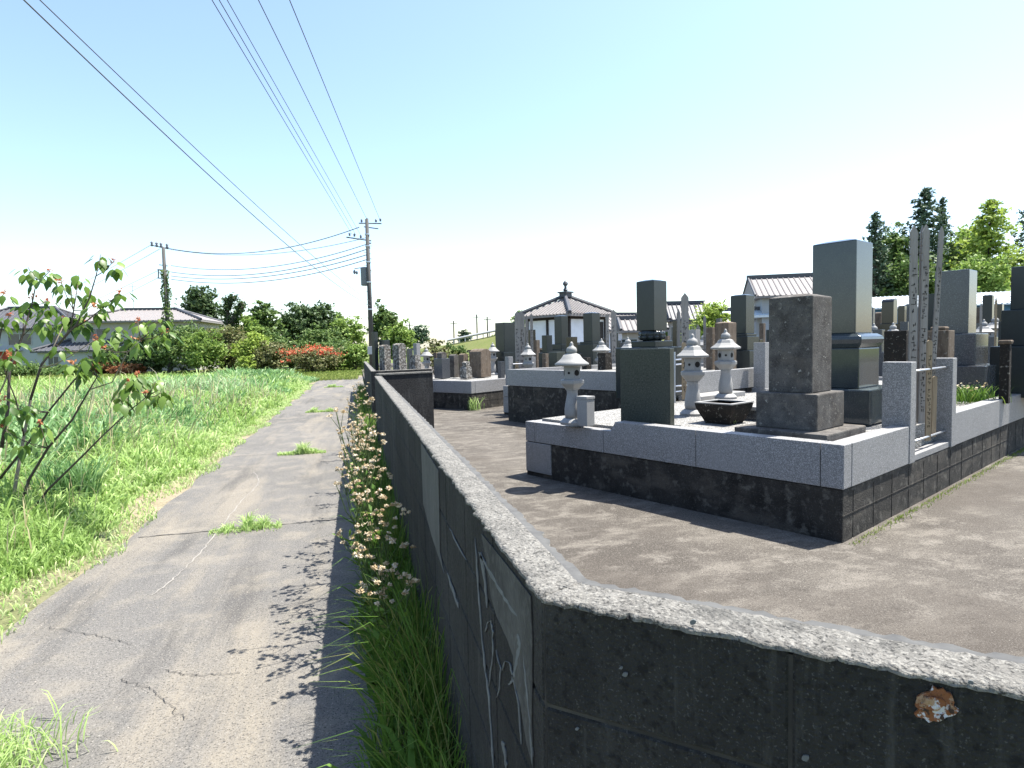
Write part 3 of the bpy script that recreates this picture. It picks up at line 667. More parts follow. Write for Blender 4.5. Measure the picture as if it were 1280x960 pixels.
lantern(693,440,478,.76,'small half hidden lantern in the middle plot behind the front lantern', Z=15.5, ph=.1)

# small granite vase blocks, stepped stones in plots
def simple(name, px, Z, z0, parts, label, cat, ang=VA, group=None):
    xy = D(px, 440, Z)[:2]; e = thing(name, (xy[0], xy[1], z0), label, cat, group, ang)
    for nm, m2, (x0,x1,y0,y1,za,zb) in parts: MB().bb(x0,x1,y0,y1,za,zb).build(nm, m2, e, bevel=.005)
    return e
simple('vase_block', 731, 6.35, .76, [('block','granite_smooth',(-.06,.06,-.07,.07,0,.28)), ('cap','granite_smooth',(-.065,.065,-.075,.075,.28,.31))], 'small pale granite block just right of the nearest lantern shaft', 'stone block')
simple('vase_block', 673, 12.9, .76, [('block','granite_smooth',(-.10,.10,-.08,.08,0,.30)), ('cap','granite_smooth',(-.11,.11,-.09,.09,.30,.34))], 'pale granite block right of the middle plot lantern', 'stone block')

# ---- stones around and behind the middle plot
tomb('wide flat topped dark headstone left of the cluster of tall wooden tablets', 632, 19.0, [(H,25,403,440), (BS,44,440,None,None,'box')], 'granite_green')
tomb('small square dark headstone in front of the temple wall, left of the white capped one', 684, 15.5, [(H,13,419,441), (BS,22,441,None)], 'granite_green')
tomb('broad green grey slab headstone half hidden by the nearest lantern roof', 696, 13.6, [(H,21,440,None,'granite_slab')], 'granite_slab')
tomb('dark headstone with white capped top in front of the temple', 702, 17.5, [(H,17,394,430,None,'peak'), (PD,24,430,437), (BS,34,437,None)], 'granite_green')
tomb('small glossy black headstone right behind the tip of the nearest lantern', 715, 15.0, [(H,14,421,442), (BS,24,442,None)], 'granite_black')
tomb('dark headstone with flat ledge in front of the right temple wall', 740, 16.5, [(H,21,390,427,None,'peak'), ('ledge',30,427,430), (BS,42,430,None)], 'granite_green')
tomb('black and white lichen stone right of the nearest lantern roof', 733, 13.2, [(H,13,447,None,None,'taper')], 'dark_lichen', name='old_gravestone')
tomb('black lichen stone with a brown worn head, left of the memorial slab', 756, 12.7, [(H,20,441,None,None,'taper')], 'dark_lichen', name='old_gravestone')
tomb('narrow brown worn stone between the lantern and the green slab of the middle plot', 682, 14.6, [(H,9,442,None)], 'rusty_stone', name='old_gravestone')
# ---- far plot stones
A3 = rad(37)
tomb('polished grey slab stone with rounded cap, right of the domed lantern', 552, 16.8, [('cap',12,440,448,'old_stone','dome'), (H,20,448,None,'granite_grey')], 'granite_grey', A3)
tomb('leaning mossy grey round topped stone in the far plot', 567, 17.2, [(H,12,443,None,'old_stone','dome')], 'old_stone', A3, name='old_gravestone')
tomb('brown rounded stone behind the black lichen figure stone', 579, 17.0, [(H,12,442,None,None,'dome')], 'rusty_stone', A3, name='old_gravestone')
tomb('low knobbly black and white lichen stone at the corner of the far plot', 582, 16.2, [('head',10,452,458,None,'dome'), (H,15,458,None,None,'dome')], 'lichen_stone', A3, name='old_gravestone')
tomb('large brown headed round cornered stone in the far plot', 600, 17.0, [(H,27,436,None,'rusty_stone','dome')], 'rusty_stone', A3, name='old_gravestone')
tomb('leftmost of two pale lichen pillars behind the far wall', 481, 21.0, [(H,15,431,None,None,'dome')], 'lichen_stone', A3, name='old_gravestone')
tomb('taller right one of two pale lichen pillars behind the far wall', 499, 20.5, [(H,17,429,None,None,'dome')], 'lichen_stone', A3, name='old_gravestone')
tomb('grey square lichen stone left of the domed lantern at the stub wall', 519, 19.0, [(H,13,444,None)], 'lichen_stone', A3, name='old_gravestone')
tomb('dark narrow stone against the foot of the near utility pole', 469, 24, [(H,8,415,None)], 'granite_green', A3)
tomb('dark flat topped stone behind the two lichen pillars', 481, 24, [(H,13,425,None)], 'granite_green', A3)
tomb('pale small stone seen above the lichen stone by the domed lantern', 521, 25, [(H,9,429,None)], 'granite', A3)
tomb('small brown stone block before the lower part of the wide dark headstone', 612, 20, [(H,10,441,None)], 'rusty_stone', A3, name='old_gravestone')
# ---- far right stones
FR = [(1111,20,[(H,20,373,404,None,'dome'),(PD,24,404,None)],'granite_black','far black round topped headstone in front of the blue roofed shed'),
 (1127,19,[(H,11,382,404),(PD,16,404,None)],'granite_black','small black headstone beside the far black round topped one'),
 (1098,21,[(H,10,390,410,None,'dome'),(BS,16,410,None)],'rusty_stone','small brown round topped stone left of the far black headstone'),
 (1139,22,[(H,10,384,408),(BS,16,408,None)],'granite_green','dark stone in the gap left of the grey wooden tablets'),
 (1164,20,[(H,13,367,410),(BS,22,410,None)],'granite_green','tall dark headstone peeping between the tablets and the blue grey headstone'),
 (1234,19,[(H,15,368,404,None,'peak'),(PD,24,404,None)],'granite_green','dark headstone in front of the shed at the right, before the bright tree'),
 (1247,21,[(H,13,380,408),(PD,20,408,None)],'granite_black','black headstone left of the one cut off by the right edge'),
 (1222,22,[(H,10,384,410),(PD,16,410,None)],'rusty_stone','small brown headstone against the right edge of the blue grey headstone'),
 (963,17,[(H,11,412,440),(BS,20,440,None)],'granite_green','small dark headstone left behind the weathered brown headstone'),
 (846,15,[(H,10,400,440),(BS,22,440,None)],'granite_black','black headstone just right of the tall one on lotus base'),
 (768,19,[(H,10,416,440),(BS,22,440,None)],'granite_green','small dark headstone right of the temple wooden tablets'),
 (663,22,[(H,14,412,445),(BS,22,445,None)],'granite_black','black headstone behind the left tablets at the temple corner'),
 (1085,18,[(H,9,396,420),(BS,16,420,None)],'granite_smooth','small pale headstone touching the right side of the tallest headstone'),
 (1098,14,[(H,16,412,440),(BS,26,440,None)],'granite_grey','low grey stone under the far lanterns behind the black lichen block'),
 (1238,14,[(H,18,421,450),(BS,28,450,None)],'granite_grey','low grey stone right of the wide stepped bases'),]
FR += [(640,24,[(H,9,420,445),(BS,14,445,None)],'granite_grey','small grey headstone low in front of the left tablet cluster'),
 (671,19,[(H,8,425,450),(BS,14,450,None)],'rusty_stone','small brown headstone under the left wall of the temple'),
 (722,20,[(H,8,428,446),(BS,16,446,None)],'granite_grey','low grey headstone below the near corner of the temple'),
 (757,21,[(H,9,424,446),(BS,16,446,None)],'granite_black','small black headstone under the right end of the temple'),
 (779,17,[(H,9,428,450),(BS,15,450,None)],'granite_grey','small grey headstone between the temple tablets and the memorial slab'),
 (834,18,[(H,7,420,445),(BS,14,445,None)],'rusty_stone','thin brown headstone behind the right edge of the lotus based one'),
 (843,22,[(H,7,408,445,None,'dome'),(BS,14,445,None)],'granite_grey','thin grey headstone just left of the wide pale tablet'),
 (899,20,[(H,8,398,440),(BS,14,440,None)],'granite_grey','grey headstone peeping out above the squat old stone'),
 (953,22,[(H,8,404,440),(BS,14,440,None)],'rusty_stone','brown headstone against the wall of the pale blue house'),
 (948,14,[(H,11,424,450),(BS,18,450,None)],'granite_black','low black stone behind the square granite post'),
 (1089,24,[(H,8,384,410,None,'dome'),(BS,14,410,None)],'granite_grey','small grey headstone under the shed roof beside the tallest one'),
 (1104,26,[(H,7,388,410),(BS,12,410,None)],'granite_green','tiny dark headstone left of the far black round topped one'),
 (1134,25,[(H,7,380,410),(BS,12,410,None)],'granite_grey','tiny grey headstone between the small black one and the tablets'),
 (1131,14,[(H,13,402,440),(BS,20,440,None)],'granite_grey','grey headstone rising behind the right part of the black lichen block'),
 (1221,17,[(H,9,404,430),(BS,15,430,None)],'granite_grey','grey headstone close to the right side of the wide stepped bases'),
 (1252,16,[(H,10,402,440),(BS,16,440,None)],'granite_green','dark headstone left of the edge tomb above the brown capped post'),
 (1228,24,[(H,7,386,410),(BS,12,410,None)],'granite_black','tiny black headstone under the right end of the shed'),
 (512,24,[(H,8,436,455)],'granite_grey','low grey stone between the right pillar and the square lichen stone'),
 (546,21,[(H,9,441,460)],'rusty_stone','brown stone behind the grey slab of the far plot'),
 (626,16,[(H,9,452,475)],'granite_grey','low grey stone at the right end of the far plot')]
for px_, Z_, stk, m_, lb in FR: tomb(lb, px_, Z_, stk, m_, z0=.5)

# ------------------------------------------------------------------ wooden grave tablets
def tablet(px, ytop, Z, label, wpx=9, z0=.62, mt='wood_grey', lean=0.0, ink=True, group='wooden grave tablets', ang=VA, round_=False, name='grave_tablet'):
    p = D(px, ytop, Z); w_ = wpx*Z/FPX; e = thing(name, (p[0]+lean, p[1], z0), label, 'grave tablet', group, -YAW*.2+ang-rad(32))
    h = p[2]-z0; r = w_/2; n_ = .82
    if round_: poly = [(-r,0),(r,0),(r,h-r)]+[(r*math.cos(t), h-r+r*math.sin(t)) for t in np.linspace(.3, math.pi-.3, 6)]+[(-r,h-r)]
    else:
        half = [(r,0)]
        for k_ in range(4):
            zz = h-.36+k_*.07; half += [(r,zz),(r*n_,zz+.012),(r,zz+.024)]
        half += [(r,h-.07)]
        poly = half+[(0,h)]+[(-x, z) for x, z in half[::-1]]
    th = .014; bd = MB(); bd.prism(poly, (0,-th/2,0), (1,0,0), (0,0,1), (0,th,0)); board = bd.build('board', mt, e)
    if ink:
        k = MB(); rr = random.Random(int(px*7)); z = h-.14 if round_ else h-.42; cs = w_*.62
        while z > h*.12:
            if rr.random() < .93:
                for _ in range(rr.randint(3, 5)):
                    x0, z1 = rr.uniform(-.42,.42)*cs, z+rr.uniform(-.42,.42)*cs
                    if rr.random() < .5: dx, dz = cs*rr.uniform(.3,.62), w_*.075
                    else: dx, dz = w_*.075, cs*rr.uniform(.3,.7)
                    x0 = max(-r+dx/2+.002, min(r-dx/2-.002, x0)); k.box((x0, -th/2-.0012, z1), (dx, .0016, dz))
            z -= cs*1.3
        k.build('brushed_characters', 'ink', board)
    e.rotation_euler = (random.uniform(-.012,.012), math.atan2(-lean, h), e.rotation_euler[2])
    return e
tablet(1144.5,281,5.75,'leftmost tall grey wooden tablet in the front granite stand', 10.5)
tablet(1151,282,5.95,'tall grey tablet set edge on at the middle of the front stand', 5)
tablet(1156,281,5.9,'tall grey wooden tablet, right one of the touching middle pair', 9.5)
tablet(1175,283,6.1,'separate tall tablet leaning right near the right post of the front stand', 6.5, lean=-.09)
tablet(1162,425,5.75,'short tan round headed tablet in front of the tall grey ones', 7, mt='wood_tan', round_=True)
tablet(1139,428,6.0,'short grey round headed tablet behind the left granite post', 6.5, round_=True)
tablet(1168,470,6.0,'broken reddish tablet stump low beside the short tan tablet', 6, mt='wood_tan', round_=True, ink=False)
tablet(856,366,8.9,'wide pale wooden tablet right of the tall headstone on lotus base', 9.5, z0=.8)
tablet(848,386,9.3,'dark edge on tablet left of the wide pale one', 4.5, z0=.8, ink=False)
tablet(855,428,8.6,'short tan lettered tablet at the foot of the wide pale tablet', 6, z0=.8, mt='wood_tan', round_=True)
tablet(881,394,12.5,'thin distant tablet before the round yellow green bush', 3.5, z0=.9)
tablet(873,406,12.6,'shorter thin distant tablet before the round yellow green bush', 5, z0=.9)
for i, (x, y, w_, t_) in enumerate([(646,389,6,'leftmost dark tablet of the cluster left of the temple'),(652,390,7,'second broad grey tablet in the cluster left of the temple'),(658,393,3.5,'thin third tablet in the cluster left of the temple'),(664,391,3.5,'rightmost thin tablet in the cluster left of the temple')]):
    tablet(x, y, 14.2+i*.15, t_, w_, z0=.6)
for x, y, w_, t_ in [(759,392,4,'thin tablet at the right corner of the temple'),(767,387,6.5,'broad tablet right of the temple, the taller of two'),]:
    tablet(x, y, 14.6, t_, w_, z0=.6)
tablet(1246,372,12,'thin yellowish tablet left of the headstone at the right edge', 2.5, mt='wood_tan', z0=.6)
tablet(1227,379,12,'thin pale tablet before the far dark headstone at the right', 3, z0=.6)
tablet(1277,414,8.2,'small pale round headed tablet at the right edge behind the granite post', 4.5, mt='wood_tan', z0=.6, round_=True)
tablet(646,452,14.0,'short tan tablet between the granite posts of the middle plot', 4, mt='wood_tan', z0=.6, round_=True)
# tablet stand posts of the middle plot
for px_, w_, lb in ((636,10,'left granite post of the tablet stand on the middle plot'), (665,9,'right granite post of the middle plot tablet stand, behind the lantern')):
    tomb(lb, px_, 13.7, [('shaft', w_, 446, None)], 'granite', name='granite_post', cat='post', z0=.5)
rd = thing('tablet_stand', (0,0,0), 'thin steel rods between the granite posts of the middle plot', 'rod')
MB().tube([D(641,455,13.7), D(662,454,13.9)], .012, 6).build('rod', 'steel', rd); MB().tube([D(641,475,13.7), D(662,474,13.9)], .012, 6).build('rod', 'steel', rd)
rd = thing('tablet_stand', (0,0,0), 'steel bar frame right of the memorial slab holding pale tablets', 'frame')
for y_ in (450, 456, 483, 490): MB().tube([D(842,y_,8.6), D(862,y_-2,8.9)], .012, 6).build('rod', 'steel', rd)
MB().tube([D(843,440,8.6), D(843,505,8.6)], .02, 8).build('upright', 'steel', rd)

# ------------------------------------------------------------------ buildings
def hip_roof(e, L, W, z0, z1, ridge, mt='tile_pale', cap='tile_dark', sp=.27, over=.0, r=.045, name='roof', ox=0, oy=0, thick=.14, curve=0):
    hx = (L-ridge)/2
    e0 = [(-L/2,-W/2,z0),(L/2,-W/2,z0),(L/2,W/2,z0),(-L/2,W/2,z0)]
    rg = [(-ridge/2,0,z1),(ridge/2,0,z1)]
    sh = lambda q: (q[0]+ox, q[1]+oy, q[2])
    rr = max(ridge, .02); rg = [(-rr/2,0,z1),(rr/2,0,z1)]
    b = MB(); vs = [sh(q) for q in e0+rg]; b.add(vs, [(0,1,5,4),(1,2,5),(2,3,4,5),(3,0,4)])
    b.add([sh((q[0], q[1], q[2]-thick)) for q in e0]+[sh(q) for q in e0], [(0,1,2,3),(0,1,5,4),(1,2,6,5),(2,3,7,6),(3,0,4,7)])
    # round tile ribs running up the slopes
    dz = z1-z0; hx = max(hx, .01)
    n = int(L/sp)
    for i in range(n+1):
        x = -L/2+L*(i+.5)/(n+1); f = min(1, (x+L/2)/hx, (L/2-x)/hx)
        for s in (-1, 1): b.tube([sh((x, s*(W/2+.03), z0)), sh((x, s*W/2*(1-f), z0+dz*f+.01))], r, 5)
    if hx > .05:
        n = int(W/sp)
        for i in range(n+1):
            y = -W/2+W*(i+.5)/(n+1); f = min(1, (y+W/2)/(W/2), (W/2-y)/(W/2))
            for s in (-1, 1): b.tube([sh((s*(L/2+.03), y, z0)), sh((s*(L/2-hx*f), y, z0+dz*f+.01))], r, 5)
    rf = b.build(name, mt, e)
    c = MB()
    for sx in (-1,1):
        for sy in (-1,1):
            if hx > .05: c.tube([sh((sx*L/2,sy*W/2,z0+.06)), sh((sx*(L/2-hx*.12),sy*W/2*.88,z0+dz*.12+.09)), sh((sx*rr/2,0,z1+.1))], [r*2.2,r*2.2,r*2.2], 6)
            else: c.tube([sh((sx*L/2,sy*W/2,z0+.05)), sh((sx*L/2,0,z1+.06))], r*1.6, 6)
    c.box(sh((0,0,z1+.1)), (rr+.2, r*4.5, .26)); c.build('ridge_tiles', cap, rf)
    return rf
def window(e, x, y, z, wd, h, ax, label=None):
    """ax 'x': wall faces -y; ax 'y': wall faces -x"""
    f = MB(); g = MB(); t = .05
    def bx(m, a, c, za, zb, d0, d1):
        if ax == 'x': m.bb(x+a, x+c, y-d1, y-d0, z+za, z+zb)
        else: m.bb(x-d1, x-d0, y+a, y+c, z+za, z+zb)
    bx(f,-wd/2,wd/2,0,t,.0,.06); bx(f,-wd/2,wd/2,h-t,h,.0,.06)
    for a in (-wd/2, -t/2, wd/2-t): bx(f,a,a+t,t,h-t,.0,.055)
    fr = f.build('window', 'frame_white', e); bx(g,-wd/2+t,wd/2-t,t,h-t,.005,.025); g.build('pane', 'window_glass', fr)
def facing(px, Z, dz=0): p = D(px, 440, Z); return (p[0], p[1], dz)
# temple hall
tp = D(708, 430, 27.5); tz = z_at(tp[:2], 395); za = z_at(tp[:2], 372)
te = thing('temple_hall', (tp[0], tp[1], .1), 'small white walled temple hall with a pyramid tiled roof and finial', 'temple', rz=VA+rad(4))
ez, az_ = tz-.1, za-.1
sw = 1.22
MB().bb(-sw,sw,-sw,sw,.3,ez-.05).build('wall', 'plaster', te); MB().bb(-sw-.25,sw+.25,-sw-.25,sw+.25,-.1,.3).build('plinth', 'cement', te, bevel=.02)
for x, y in [(-sw,-sw),(0,-sw),(sw,-sw),(-sw,0),(-sw,sw),(sw,sw)]: MB().box((x,y,(.3+ez)/2), (.11,.11,ez-.3)).build('pillar', 'dark_wood', te)
MB().bb(-sw-.07,sw+.07,-sw-.07,-sw-.01,ez-.2,ez-.06).build('beam', 'dark_wood', te); MB().bb(-sw-.07,-sw-.01,-sw-.07,sw+.07,ez-.2,ez-.06).build('beam', 'dark_wood', te)
MB().bb(-sw+.12,-.1,-sw-.03,-sw+.01,.4,1.2).build('panel', 'dark_wood', te); MB().bb(.1,sw-.12,-sw-.03,-sw+.01,.4,ez-.3).build('door', 'dark_wood', te)
RS = 3.15
hip_roof(te, RS, RS, ez, az_, 0.05, sp=.2, r=.04, thick=.10)
fn = MB(); fn.bb(-.2,.2,-.2,.2,az_+.02,az_+.2); fn.bb(-.26,.26,-.26,.26,az_+.2,az_+.26); fn.lathe([(.05,az_+.26),(.12,az_+.34),(.06,az_+.42),(.05,az_+.5),(.13,az_+.6),(.10,az_+.68),(.01,az_+.78)], 12); fn.build('finial', 'tile_dark', te)
# houses on the left
def house(px, Z, label, L, W, ze, zr, ridge, wall, rz, roof='tile_pale', over=.55, wins=(), z0=0):
    p = facing(px, Z, z0); e = thing('house', p, label, 'house', rz=rz)
    MB().bb(-L/2+over,L/2-over,-W/2+over,W/2-over,0,ze-.1).build('wall', wall, e)
    hip_roof(e, L, W, ze, zr, ridge, roof, sp=.42, r=.06, thick=.16)
    for ax, a, z, wd, h in wins:
        if ax == 'x': window(e, a, -W/2+over, z, wd, h, 'x')
        else: window(e, -L/2+over, a, z, wd, h, 'y')
    return e
h2 = house(190, 64, 'two storey cream house with pale tiled hip roof behind the ivy covered pole', 12.5, 8.6, 5.0, 6.3, 5.2, 'plaster_cream', VA-rad(30), wins=[('x',-3.5,3.2,1.8,1.1),('x',2.8,3.2,1.5,1.1),('x',0,.9,2.0,1.6),('y',0,3.2,1.5,1.1)])
MB().tube([(-1.5,0,6.3),(-1.5,0,9.0)], .03, 5).build('antenna', 'steel', h2)
MB().bb(-1.9,-1.1,-.03,.03,8.7,8.74).build('antenna', 'steel', h2)
h1 = house(44, 66, 'two storey house with dark hip roof and a red lower wall at the far left', 13.0, 8.5, 4.6, 6.9, 4.5, 'siding_pale', VA-rad(32), 'tile_dark', wins=[('x',-3.5,2.9,2.0,1.1),('x',.8,2.9,2.2,1.2),('x',4.4,2.9,1.6,1.0),('y',1,2.8,1.4,1.0)])
MB().bb(-4.6,.3,-3.78,-3.68,0,2.3).build('red_siding', 'siding_red', h1); MB().bb(-6.2,1.0,-4.5,-3.66,2.3,2.45).build('balcony_ledge', 'frame_white', h1)
h3 = house(112, 60, 'low outbuilding with dark tiled roof and pale walls between the two left houses', 8.0, 4.6, 2.2, 3.2, 3.4, 'siding_pale', VA-rad(34), 'tile_dark', wins=[('x',-2.2,.7,1.0,1.0),('x',1.6,.7,1.4,1.0)], over=.4)
# houses on the right
p = facing(1010, 42); hr = thing('house', p, 'pale blue gabled house with tiled roof behind the weathered headstone', 'house', rz=VA-rad(52))
MB().bb(-3.4,1.8,-2.3,2.3,0,4.6).build('wall', 'siding_pale', hr); MB().prism([(-2.3,4.6),(2.3,4.6),(0,5.7)], (-3.4,0,0), (0,1,0), (0,0,1), (5.2,0,0)).build('gable', 'siding_pale', hr)
hip_roof(hr, 6.2, 5.6, 4.55, 5.95, 6.18, sp=.35, r=.05, ox=-.8); hip_roof(hr, 5.0, 2.2, 3.3, 3.7, 4.98, 'shed_roof', 'tile_dark', sp=.3, r=.02, ox=-4.2, oy=-1.5, name='porch_roof')
window(hr, -1.8, -2.3, 3.0, 1.4, 1.0, 'x'); window(hr, -3.4, 0.3, 3.0, 1.1, 1.1, 'y'); 
house(856, 56, 'distant tan house with dark tiled gable behind the round yellow green bush', 3.6, 3.4, 3.7, 5.2, 3.5, 'plaster_cream', VA-rad(40), 'tile_dark', wins=[('x',-.6,1.8,1.0,1)])
house(800, 46, 'small distant tan house right of the temple roof', 3.4, 3.2, 2.6, 3.5, 3.3, 'plaster_cream', VA-rad(40), 'tile_pale', wins=[('x',-1,1.0,1.2,1)])
house(772, 60, 'distant pale walled house seen over the right corner of the temple', 8, 6, 3.0, 4.5, 4, 'plaster', VA-rad(20), 'tile_pale', wins=[('x',-1,1.0,1.2,1)])
# shed
p = D(1180, 440, 44); sh = thing('shed', (p[0], p[1], 0), 'long low shed with pale metal roof and blue walls below the conifers', 'shed', rz=-YAW-rad(20))
zr_, ze_ = z_at(p[:2], 366), z_at(p[:2], 384)
MB().bb(-9,9.5,0,7,0,ze_).build('wall', 'shed_wall', sh)
r_ = MB(); r_.prism([(-.5,ze_),(3.5,zr_),(7.5,ze_),(7.5,ze_+.1),(3.5,zr_+.1),(-.5,ze_+.1)], (-9.4,0,0), (0,1,0), (0,0,1), (19.3,0,0))
for i in range(64): r_.prism([(-.52,ze_+.1),(3.5,zr_+.1),(3.5,zr_+.15),(-.52,ze_+.15)], (-9.4+i*.3,0,0), (0,1,0), (0,0,1), (.05,0,0))
r_.build('roof', 'shed_roof', sh)
for a in (-6,-2,2,6): window(sh, a, 0, .9, 1.6, 1.0, 'x')

# ------------------------------------------------------------------ utility poles and cables
PP = D(464.5, 440, 43.0); PPz = z_at(PP[:2], 274)
pole = thing('utility_pole', (PP[0], PP[1], 0), 'near concrete utility pole with transformer at the end of the lane wall', 'utility pole')
MB().tube([(0,0,0),(0,0,PPz)], [.19,.12], 14).build('pole', 'pole_concrete', pole, smooth=True)
s43 = 43/FPX
def lp(px, py, dy=0.0):       # a point at the pole's distance, in the pole's local frame
    q = D(px, py, 43.0)-np.array([PP[0], PP[1], 0]); q[1] += dy; return q
def arm(a, c, r=.045): return MB().tube([lp(*a), lp(*c)], r, 6).build('crossarm', 'pole_metal', pole)
arm((448.5,279), (477,279.5)); arm((433,296.5), (464,301), .05); arm((455,283.5),(473,286),.04); arm((458,304),(464,304),.05)
ins = MB()
for q in [(452,277),(459,275.5),(470,277),(475.5,276),(437,294),(443,295),(451,297)]:
    c = lp(*q); ins.lathe([(.03,-.05),(.09,0),(.05,.05),(.09,.1),(.04,.16),(.01,.2)], 8, c)
ins.build('insulators', 'insulator', pole, smooth=True)
c = lp(457.3, 357); tr = MB(); tr.lathe([(.30,0),(.33,.05),(.33,1.2),(.28,1.27),(.05,1.3)], 16, (c[0],c[1],c[2])); trf = tr.build('transformer', 'pole_metal', pole, smooth=False)
MB().tube([lp(455,334),lp(443,336)], .03, 6).build('bracket', 'pole_metal', trf); MB().tube([lp(460,338),lp(464,338)], .05, 6).build('bracket', 'pole_metal', trf); MB().tube([lp(460,352),lp(464,352)], .05, 6).build('bracket', 'pole_metal', trf)
k = MB(); k.sphere(lp(443,340), (.09,.09,.16), 8, 5); k.sphere(lp(446,341), (.08,.08,.13), 8, 5); k.build('fuse', 'insulator', trf)
MB().box(lp(462.5,438,-.25), (.35,.2,.55)).build('meter_box', 'frame_white', pole, bevel=.02)
for z in np.arange(3, PPz-1.5, .45): MB().tube([(0,0,z), ((.28 if int(z/.45) % 2 else -.28),-.05,z)], .014, 4).build('step', 'pole_metal', pole)
k = MB()
for z in (PPz-1.1, PPz-1.9, PPz-3.0, PPz-4.4, 4.4): k.lathe([(.17,z),(.175,z+.02),(.175,z+.08),(.17,z+.1)], 12)
k.build('bands', 'steel', pole)
LPp = D(211.5, 440, 52.0); LPz = z_at(LPp[:2], 309)
lpole = thing('utility_pole', (LPp[0], LPp[1], 0), 'distant utility pole wrapped in ivy in front of the cream house', 'utility pole')
MB().tube([(0,0,0),(0,0,LPz)], [.2,.13], 12).build('pole', 'pole_concrete', lpole, smooth=True)
def l2(px, py): return D(px, py, 52.0)-np.array([LPp[0], LPp[1], 0])
MB().tube([l2(189,306.5), l2(210,311)], .05, 6).build('crossarm', 'pole_metal', lpole); MB().tube([l2(197,337), l2(210,338)], .05, 6).build('bracket', 'pole_metal', lpole)
MB().tube([l2(197,347.5), l2(210,348.5)], .05, 6).build('bracket', 'pole_metal', lpole); MB().tube([l2(198,337), l2(198,348)], .05, 6).build('bracket', 'pole_metal', lpole)
MB().tube([l2(199,331), l2(210,332.5)], .04, 6).build('crossarm', 'pole_metal', lpole)
k = MB()
for x in (190,196,201.5,209): k.lathe([(.05,0),(.14,.1),(.07,.2),(.13,.32),(.02,.45)], 8, l2(x, 308+(x-190)*.15))
k.build('insulators', 'insulator', lpole, smooth=True)
zi = np.linspace(.5, z_at(LPp[:2], 338), 1500); ai = RNG.uniform(0, 6.28, 1500); ri = .2+.16*RNG.random(1500)+.10*np.sin(zi*3)
Pi = np.stack([ri*np.cos(ai), ri*np.sin(ai), zi], 1); V, F = leaves(Pi, .2, .7)
np_mesh('ivy', V, F, 'leaf_mid', lpole, np.repeat(RNG.random(1500), 4))

def cable(pts_label, A, Bp, sag, r, label, n=40, group='overhead cables'):
    A = np.array(A, float); Bp = np.array(Bp, float); t = np.linspace(0, 1, n)
    P = A[None]*(1-t)[:,None]+Bp[None]*t[:,None]; P[:,2] -= sag*4*t*(1-t)
    o = MB(); o.tube(list(P), r, 6); ob = o.build('overhead_cable', 'cable', None, smooth=True); return tag(ob, label, 'cable', group)
def far_end(a, px, py, Zq, ext=1.6):       # from the pole through the point seen at the frame edge and on past the viewer
    q = D(px, py, Zq); return a+(q-a)*ext
def thru(pxy_pole, edge, Zq, mid, r, label):
    """cable from the pole to beyond the edge of view; the sag is chosen so it passes the mid pixel"""
    a = D(pxy_pole[0], pxy_pole[1], 43.0); Q = D(edge[0], edge[1], Zq); t0 = 1/1.3
    best = None
    for sag in np.linspace(0, 3.0, 61):
        e = (Q+np.array([0,0,sag*4*t0*(1-t0)])-a*(1-t0))/t0
        t = np.linspace(0, 1, 120); P = a[None]*(1-t)[:,None]+e[None]*t[:,None]; P[:,2] -= sag*4*t*(1-t)
        d = min(np.hypot(*(np.array(PX(p_))-np.array(mid))) for p_ in P if (p_-CAM)@FW > 1)
        # keep the edge crossing too
        d2 = min(np.hypot(*(np.array(PX(p_))-np.array(edge))) for p_ in P if (p_-CAM)@FW > 1)
        if best is None or d < best[0]: best = (d, sag, e)
    cable(None, a, best[2], best[1], r, label)
thru((464,383), (30,0), 9, (294,250), 0.013, 'thick lower overhead cable, leftmost of all those crossing the sky')
thru((464,378), (50,0), 9, (314,250), 0.010, 'second overhead cable from the left, running beside the thick one')
thru((440,293), (265,0), 12, (397,213), 0.011, 'first of the three bundled wires rising from the near pole')
thru((445,294), (274,0), 12, (402,213), 0.011, 'middle of the three bundled wires rising from the near pole')
thru((451,294), (284,0), 12, (409,213), 0.010, 'last of the three bundled wires rising from the near pole')
thru((459,275), (323,0), 13, (396,130), .012, 'thin single wire left of the rightmost wire')
thru((475,275), (362,0), 13, (420,130), .012, 'rightmost thin wire rising from the top of the near pole')
def span(a, c, mid, r, label):
    A_, C_ = D(*a, 43.0), D(*c, 52.0); best = None
    for sag in np.linspace(0, 4, 81):
        m = (A_+C_)/2-np.array([0,0,sag]); d = abs(PX(m)[1]-mid)
        if best is None or d < best[0]: best = (d, sag)
    cable(None, A_, C_, best[1], r, label)
span((449,284),(209,310),315.5,.03,'topmost wire slung between the two poles')
span((462,296),(209,311),318,.02,'second wire slung just under the topmost one between the poles')
span((462,304),(214,332),335,.026,'third wire from the top between the two poles')
span((463,310),(214,340),341.5,.03,'fourth wire from the top between the two poles')
span((463,317),(214,345),346.5,.03,'fifth wire from the top between the two poles')
span((463,323),(214,349),352,.03,'lowest wire slung between the two poles')
for i, (a, c, lb) in enumerate([((189,306),(60,371),'upper wire leaving the ivy pole to the left'),((200,311),(60,380),'second wire leaving the ivy pole to the left'),((198,338),(60,395),'third wire leaving the ivy pole behind the sapling'),((198,347),(60,408),'lowest wire leaving the ivy pole towards the left houses')]):
    A_ = D(*a, 52.0); C_ = D(*c, 85.0); cable(None, A_, A_+(C_-A_)*1.8, .5, .018, lb)
